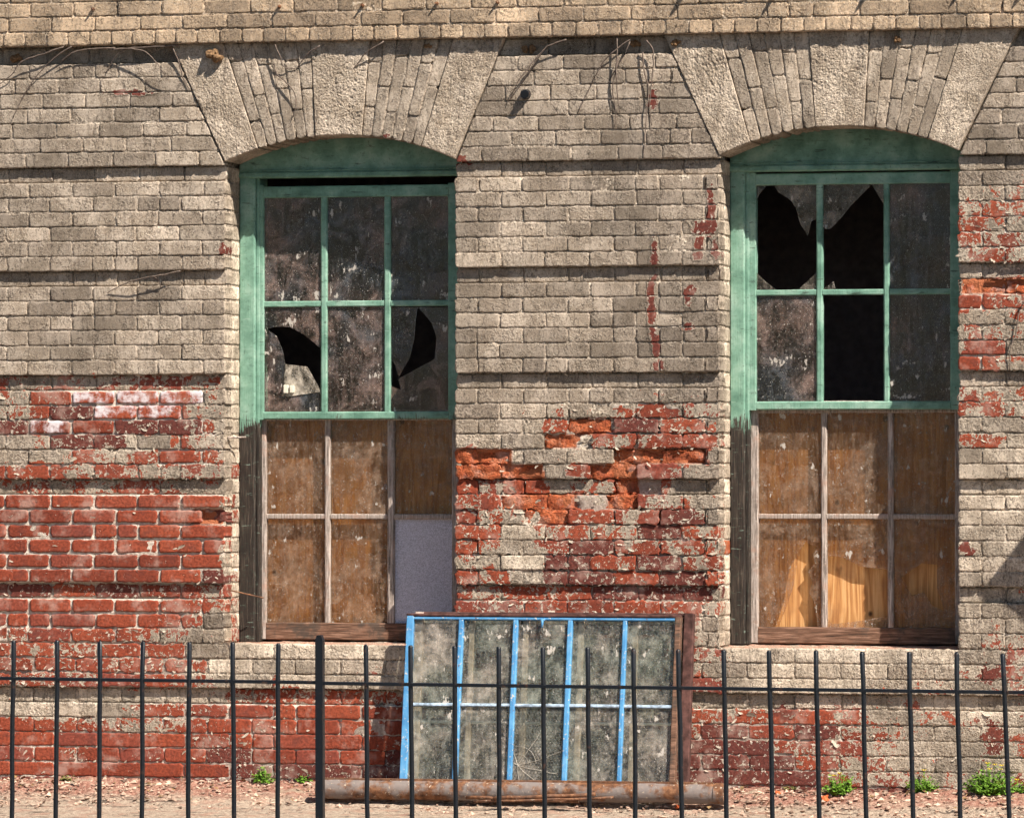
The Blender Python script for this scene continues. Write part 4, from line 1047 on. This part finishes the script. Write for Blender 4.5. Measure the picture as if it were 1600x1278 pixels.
# wired glass and its star crack in the third lower pane
x0, x1, z0, z1 = cols[2][1], cols[3][0], .05, zh-.007
V = []; F = []; n0 = 0; s = .0155/math.sqrt(3)
def wire_seg(p, q, r=.0007, y=-.0005):
    global n0, V, F
    dx, dz = q[0]-p[0], q[1]-p[1]; L = math.hypot(dx, dz)
    if L < 1e-6: return
    nx_, nz_ = -dz/L*r, dx/L*r
    for (a, b) in ((p[0]+nx_, p[1]+nz_), (p[0]-nx_, p[1]-nz_), (q[0]-nx_, q[1]-nz_), (q[0]+nx_, q[1]+nz_)): V.append((a, y, b))
    for (a, b) in ((p[0], p[1]), (q[0], q[1])): V.append((a, y-r*1.4, b))
    F.extend([(n0, n0+4, n0+5, n0+3), (n0+4, n0+1, n0+2, n0+5)]); n0 += 6
row = 0; z = z0
while z < z1-s*2:
    x = x0+(row % 2)*s*math.sqrt(3)/2
    while x < x1-.012:
        a = (x, z); b = (x+s*math.sqrt(3)/2, z-s/2 if z > z0 else z); c = (x+s*math.sqrt(3), z)
        for p, q in (((x, z), (x, z+s)), ((x, z+s), (x+s*math.sqrt(3)/2, z+1.5*s)), ((x+s*math.sqrt(3)/2, z+1.5*s), (x+s*math.sqrt(3), z+s))):
            wire_seg(p, (min(q[0], x1), min(q[1], z1)))
        x += s*math.sqrt(3)
    z += 1.5*s; row += 1
o = link('wire_mesh', npmesh('wire_mesh', V, np.array(F), smooth=False), M_WIRE, r1)
V = []; F = []; n0 = 0
hx, hz = x0+.022, z0+.10
for an, L in ((.15, .25), (1.05, .17), (1.9, .20), (2.6, .06), (-.35, .22), (-.9, .16), (-1.6, .1)):
    p = (hx, hz); aa = an
    for q in range(7):
        aa += random.gauss(.04, .06); n = (p[0]+math.cos(aa)*L/7, p[1]+math.sin(aa)*L/7)
        if not (x0 < n[0] < x1 and z0 < n[1] < z1): break
        wire_seg(p, n, .0011, -.001); p = n
for rr in (.05, .085):
    for q in range(12):
        a0, a1 = q*.2+.1, q*.2+.32; p = (hx+rr*math.cos(a0), hz+rr*math.sin(a0)); n = (hx+rr*math.cos(a1), hz+rr*math.sin(a1))
        if x0 < min(p[0], n[0]) and max(p[0], n[0]) < x1: wire_seg(p, n, .0008, -.001)
link('glass_cracks', npmesh('glass_cracks', V, np.array(F), smooth=False), M_CRACK, r1)
# latch with its chain on the top rail
lc = (cols[2][1]+cols[3][0])/2
V, F = tube([(lc-.012, -.02, H1-.02), (lc+.012, -.02, H1-.02)], .006, 6); V2, F2 = tube([(lc, -.02, H1-.018), (lc, -.021, H1-.055)], [.007, .005], 6); n = len(V)
o = centred('latch', V+V2, F+[tuple(q+n for q in f) for f in F2], M_BLUE, None); o.parent = r1
for q in range(3):
    ps = [(lc+.007*math.cos(a)*(1 if q % 2 else .4), -.02+.006*math.cos(a)*(.3 if q % 2 else 1), H1-.068-q*.018+.011*math.sin(a)) for a in np.linspace(0, 2*math.pi, 9)]
    V, F = tube(ps, .0022, 5, cap=False); o = centred('chain_link', V, F, M_WIRE, None); o.parent = r1
# second sash behind, unpainted, shifted right
Yt2, Yb2 = -.028, -.150
r2, H2, X02 = leaning('brown_sash', 'brown unpainted window sash stacked behind the blue one, showing along its edge', [(650, 0)], 957, gz(-.150)+.005, Yt2, Yb2, None)
def lx2(px): return W(px, 957, Yt2)[0]-X02
c2 = [(lx2(650), lx2(664)), (lx2(735), lx2(743)), (lx2(819), lx2(828)), (lx2(905), lx2(914)), (lx2(990), lx2(999)), (lx2(1070), lx2(1085))]
M_TAN = mat_simple('pale_bare_wood', (.62, .47, .38), .85, .2, .3, 30); M_CREAM = mat_simple('cream_rail', (.78, .74, .66), .8, .2, .2, 30)
lslab('stile', c2[0][0], c2[0][1], 0, H2, -.018, .018, M_TAN, r2); lslab('stile', c2[5][0], c2[5][1], 0, H2, -.020, .020, M_REDFRAME, r2)
lslab('rail', c2[0][1], c2[5][0], H2-.012, H2, -.018, .018, M_REDFRAME, r2); lslab('rail', c2[0][1], c2[5][0], 0, .05, -.018, .018, M_TAN, r2)
for c in c2[1:5]: lslab('muntin', c[0], c[1], .05, H2-.012, -.014, .014, M_TAN, r2)
zz = H2-(1124-957)/345.0*1.02
for q in range(5): lslab('muntin', c2[q][1], c2[q+1][0], zz-.006, zz+.006, -.012, .012, M_CREAM, r2)
for q in range(5):
    for (z0, z1) in ((.05, zz-.006), (zz+.006, H2-.012)):
        V, F = prism([(c2[q][1]-.003, z0), (c2[q+1][0]+.003, z0), (c2[q+1][0]+.003, z1), (c2[q][1]-.003, z1)], .002, .005)
        o = centred('pane', V, F, M_GLASS_S, None, smooth=False); o.parent = r2

# ------------------------------------------------------------------ weeds
def weed(px, py, w, h, n, label, mat, flowers=0):
    X, Y, Z = WG(px, py, gz); root = empty('weed', (X, Y, Z-.004)); tag(root, label, 'weed', 'weeds at the foot of the wall')
    V = []; F = []; n0 = 0; SV = []; SF = []; s0 = 0; tips = []
    for q in range(n):
        an = random.random()*6.283; rr = w*math.sqrt(random.random()); hh = h*(1-.6*(rr/w)**2)*random.uniform(.35, 1.0)
        tx, ty, tz = rr*math.cos(an), rr*.6*math.sin(an), hh; tips.append((tx, ty, tz))
        v, f = tube([(tx*.15, ty*.15, 0), (tx*.6, ty*.6, tz*.6), (tx, ty, tz)], [.0022, .0016, .001], 4); SV += v; SF += [tuple(k+s0 for k in ff) for ff in f]; s0 += len(v)
        for l in range(7):
            f_ = random.uniform(.3, 1.05); b = Vector((tx*f_, ty*f_, tz*f_)); a = random.random()*6.283; el = random.uniform(-.3, .9); L = random.uniform(.010, .024)
            d = Vector((math.cos(a)*math.cos(el), math.sin(a)*math.cos(el), math.sin(el))); sd = d.cross(Vector((0, 0, 1))).normalized()*L*.36; m = b+d*L*.55; t = b+d*L; t.z -= L*.2
            V += [tuple(b), tuple(m+sd), tuple(t), tuple(m-sd), tuple(m+Vector((0, 0, L*.12)))]
            F += [(n0, n0+1, n0+4), (n0+1, n0+2, n0+4), (n0+2, n0+3, n0+4), (n0+3, n0, n0+4)]; n0 += 5
    o = link('foliage', npmesh('foliage', V, np.array(F), smooth=False), mat, root); o['kind'] = 'stuff'
    link('stem', npmesh('stem', SV, SF), mat, root)
    for q in range(flowers):
        t = sorted(tips, key=lambda t: -t[2])[q*2 % len(tips)]; V = []; F = []; n0 = 0
        for k in range(6):
            a = k*math.pi/3; V += [(t[0], t[1], t[2]+.006), (t[0]+.009*math.cos(a-.4), t[1]+.009*math.sin(a-.4), t[2]+.009), (t[0]+.013*math.cos(a), t[1]+.013*math.sin(a), t[2]+.013), (t[0]+.009*math.cos(a+.4), t[1]+.009*math.sin(a+.4), t[2]+.009)]
            F.append((n0, n0+1, n0+2, n0+3)); n0 += 4
        link('flower', npmesh('flower', V, np.array(F), smooth=False), M_PETAL, root)
weed(412, 1224, .055, .085, 34, 'small green weed at the wall foot left of the fence post', M_LEAF)
weed(474, 1222, .045, .045, 18, 'tiny green weed sprouting just left of the pipe end', M_LEAF)
weed(1312, 1242, .09, .10, 60, 'low bright green weed below the wall at the second window', M_LEAF, 2)
weed(1546, 1243, .125, .15, 110, 'tallest leafy weed with yellow flowers at the wall foot', M_LEAF, 5)
weed(1442, 1238, .08, .095, 40, 'thin upright weed between the two leafy flowering weeds', M_LEAF, 1)
weed(104, 1222, .035, .045, 14, 'withered yellowish tuft at the foot of the red bricks', M_DRYLEAF)
weed(1236, 1232, .06, .03, 18, 'flat dry tuft left of the low bright green weed', M_DRYLEAF)
weed(1178, 1228, .05, .04, 16, 'dry weed tuft beside the pipe collar', M_DRYLEAF)
weed(1592, 1240, .06, .06, 24, 'half hidden weed with a yellow flower at the far end of the wall', M_LEAF, 1)

# ------------------------------------------------------------------ mud nests under the cornice
def nest(px, py, r, Y, label):
    X, Z = W(px, py, Y); bm = bmesh.new()
    for q in range(6):
        ox, oz = random.gauss(0, r*.45), random.gauss(0, r*.3)
        m = Matrix.Translation((ox, random.uniform(-.3, .1)*r, oz)) @ Matrix.Diagonal((random.uniform(.4, .75), random.uniform(.5, .8), random.uniform(.35, .6), 1))
        bmesh.ops.create_icosphere(bm, subdivisions=2, radius=r, matrix=m)
    for v in bm.verts: v.co += Vector((random.gauss(0, 1), random.gauss(0, 1), random.gauss(0, 1)))*r*.06
    me = bpy.data.meshes.new('mud_nest'); bm.to_mesh(me); bm.free()
    tag(link('mud_nest', me, M_NEST, None, (X, Y-r*.3, Z)), label, 'nest', 'mud nests under the cornice')
for p in ((27, 91, .028, REC, 'mud nest in the groove under the cornice, nearest the left edge'), (337, 89, .036, -.004, 'large lumpy mud nest on the first springer block under the cornice'), (828, 77, .026, REC, 'dark mud nest in the groove above the anchor bolt'),
          (994, 69, .020, REC, 'small round mud nest between the arches under the cornice'), (1056, 67, .018, -.002, 'tiny mud nest on the corner of the second arch'), (1403, 62, .017, -.002, 'mud nest dangling over the second arch right of its keystone'), (668, 71, .014, -.002, 'small mud nest over the first arch bricks right of the keystone')): nest(*p)

# ------------------------------------------------------------------ dry vines
def vine(label, tendrils, cat='vine'):
    x, z = W(tendrils[0][0][0], tendrils[0][0][1]); root = empty('dry_vine', (x, -.01, z)); tag(root, label, cat, 'dead vines on the wall')
    for td in tendrils:
        ps = []; n = len(td)
        for q, p in enumerate(td):
            Y = -.006-(p[2] if len(p) > 2 else .010*math.sin(q/(n-1)*3.1)); X, Z = W(p[0], p[1], Y); ps.append(Vector((X, Y, Z)))
        sm = []
        for q in range(n-1):
            p0, p1, p2, p3 = ps[max(q-1, 0)], ps[q], ps[q+1], ps[min(q+2, n-1)]
            for t in (0, .25, .5, .75):
                sm.append(.5*((2*p1)+(p2-p0)*t+(2*p0-5*p1+4*p2-p3)*t*t+(3*p1-p0-3*p2+p3)*t**3))
        sm.append(ps[-1]); L = len(sm)
        V, F = tube([p+Vector((random.gauss(0, .0012), 0, random.gauss(0, .0012))) for p in sm], [.0030*(1-.7*q/L)+.0008 for q in range(L)], 5); centred('tendril', V, F, M_VINE, root)
vine('dead vine tendrils drooping from the cornice beside the leftmost nest', [[(100, 74, .03), (60, 87, .03), (33, 97, .03), (20, 115, .02), (0, 132, .01)], [(112, 73, .03), (90, 87, .03), (70, 105, .02), (42, 140, .01), (20, 186, .0)], [(180, 75, .03), (120, 80, .03), (95, 96, .02)]])
vine('dead vine tendrils arching over the groove next to the first springer', [[(175, 78, .03), (205, 77, .04), (228, 82, .045), (247, 102, .04), (262, 126, .02)], [(280, 72, .02), (230, 74, .03), (190, 80, .03), (165, 115, .01)], [(270, 76, .02), (280, 100, .01), (287, 125, 0), (296, 140, 0)]])
vine('dead vine tendrils across the brick columns left of the first keystone', [[(430, 70, .03), (436, 85, .03), (445, 105, .01), (463, 108, .0)], [(428, 100, .01), (432, 115, .01), (448, 130, .02), (460, 145, .02), (462, 168, .01), (454, 192, 0)], [(500, 72, .03), (480, 85, .02), (464, 108, 0)], [(600, 66, .03), (575, 80, .03), (552, 108, 0)]])
vine('dead vine tendril sweeping down to the anchor bolt', [[(885, 62, .03), (855, 74, .03), (838, 95, .02), (818, 125, .01), (798, 154, .0)], [(850, 78, .02), (830, 100, .03), (808, 130, .03), (795, 160, .01)]])
vine('cluster of dead vine tendrils hanging between the two arches', [[(985, 62, .02), (955, 84, .02), (938, 105, .01), (925, 130, .01), (902, 178, 0)], [(964, 58, .02), (963, 100, .02), (957, 140, .01), (962, 170, .01), (960, 200, 0)], [(984, 66, .02), (972, 92, .02), (952, 126, 0)], [(965, 90, .02), (963, 130, .02), (969, 178, 0)], [(1004, 82, .01), (1006, 108, .01), (1013, 138, .01), (1010, 180, .01), (1008, 215, 0), (1006, 248, 0)], [(1010, 64, .03), (1021, 82, .02), (1019, 120, .01), (1016, 160, 0), (1018, 196, 0)]])
vine('thin dead stem climbing the bricks right of the second window', [[(1600, 470, .01), (1594, 486, .01), (1587, 520, .01), (1579, 545, .01), (1577, 582, 0)]])
vine('dry twig caught in the groove left of the first window', [[(282, 424, .02), (250, 430, .035), (215, 437, .035), (190, 446, .02), (168, 458, .0)], [(240, 432, .03), (248, 440, .02), (252, 450, .005)]], 'twig')

# ------------------------------------------------------------------ iron fence in front
YFN = -5.0
fe = empty('iron_fence', (W(500, 1000, YFN)[0], YFN, gz(YFN))); tag(fe, 'black iron railing with plain bars and one flat post', 'fence')
BX = [(22, 18, 1000), (90, 87, 1000), (157, 155, 1000), (224, 222, 1001), (296, 294, 1003), (364, 366, 1003), (435, 434, 1005), (571, 575, 1008), (641, 644, 1008), (710, 712, 1009), (779, 781, 1010), (848, 851, 1011), (918, 922, 1011), (990, 993, 1013), (1060, 1065, 1014), (1131, 1135, 1015),
      (1202, 1207, 1016), (1275, 1280, 1016), (1347, 1354, 1018), (1420, 1427, 1018), (1494, 1501, 1019), (1567, 1577, 1021)]
BX = [(-117, -121, 998), (-48, -52, 999)]+BX+[(1640, 1651, 1022), (1713, 1725, 1023)]
zbot = gz(YFN)-.02
for (xt, xb, yt) in BX:
    x1, z1 = W(xt, yt, YFN); x0, z0 = W(xb, 1278, YFN); sl_ = (x0-x1)/(z0-z1); xe = x1+sl_*(zbot-z1); r = .0086
    ps = [(xe+(x1-xe)*f+random.gauss(0, .0011), YFN+random.gauss(0, .0015), zbot+(z1-.006-zbot)*f) for f in np.linspace(0, 1, 9)]+[(x1, YFN, z1)]
    V, F = tube(ps, [r]*9+[r*.72], 10); br_o = centred('bar', V, F, M_IRON, fe)
# rail: runs just behind the bars, in two lengths meeting at the post
def rail(p, q, dz=0.0):
    a = W(p[0], p[1], YFN); b = W(q[0], q[1], YFN); h = .0062
    V = []
    for (x, z) in (a, b):
        for (yy, zz_) in ((-.009, -h), (-.009, h*.6), (-.005, h), (.005, h), (.009, h*.6), (.009, -h)): V.append((x, YFN+yy, z+zz_+dz))
    F = [(k, k+6, (k+1) % 6+6, (k+1) % 6) for k in range(6)]+[(0, 1, 2, 3, 4, 5), (11, 10, 9, 8, 7, 6)]
    centred('rail', V, F, M_IRON, fe, smooth=False)
rail((-180, 1057), (497, 1066)); rail((497, 1067), (1780, 1084))
rail((-180, 1057), (497, 1066), -.58); rail((497, 1067), (1780, 1084), -.58)
x, z = W(500, 992, YFN); xb, _ = W(501, 1278, YFN); w = .0138
poly = [(xb-w, zbot-.1), (xb+w, zbot-.1), (x+w, z-.018), (x+w*.55, z), (x-w*.55, z), (x-w, z-.018)]
V, F = prism(poly, YFN-.016, YFN+.014); centred('post', V, F, M_IRON, fe, smooth=False)

# ------------------------------------------------------------------ assumed diamond sign, unseen past the right edge, shaped for the shadow it casts
t = .62; cx, cz_ = W(1693, 900); c = Vector((cx, 0, cz_))+SUN*(t/(-SUN.y))
sg = empty('assumed_sign', (c.x, -t, gz(-t))); tag(sg, 'assumed diamond metal sign on a post, unseen, shaped for its angular shadow on the wall', 'sign')
hd = .43; a7 = math.radians(7)
poly = []
for q in range(4):
    for dq in (-.05, .05):
        an = math.pi/2*q+a7+dq; poly.append((c.x+hd*.985*math.cos(an), c.z+hd*.985*math.sin(an)))
V, F = prism(poly, -t-.002, -t+.002); centred('panel', V, F, M_SIGN, sg, smooth=False)
V, F = tube([(c.x, -t+.035, gz(-t)-.1), (c.x, -t+.035, c.z+.2)], .03, 12); centred('post', V, F, M_SIGN, sg)
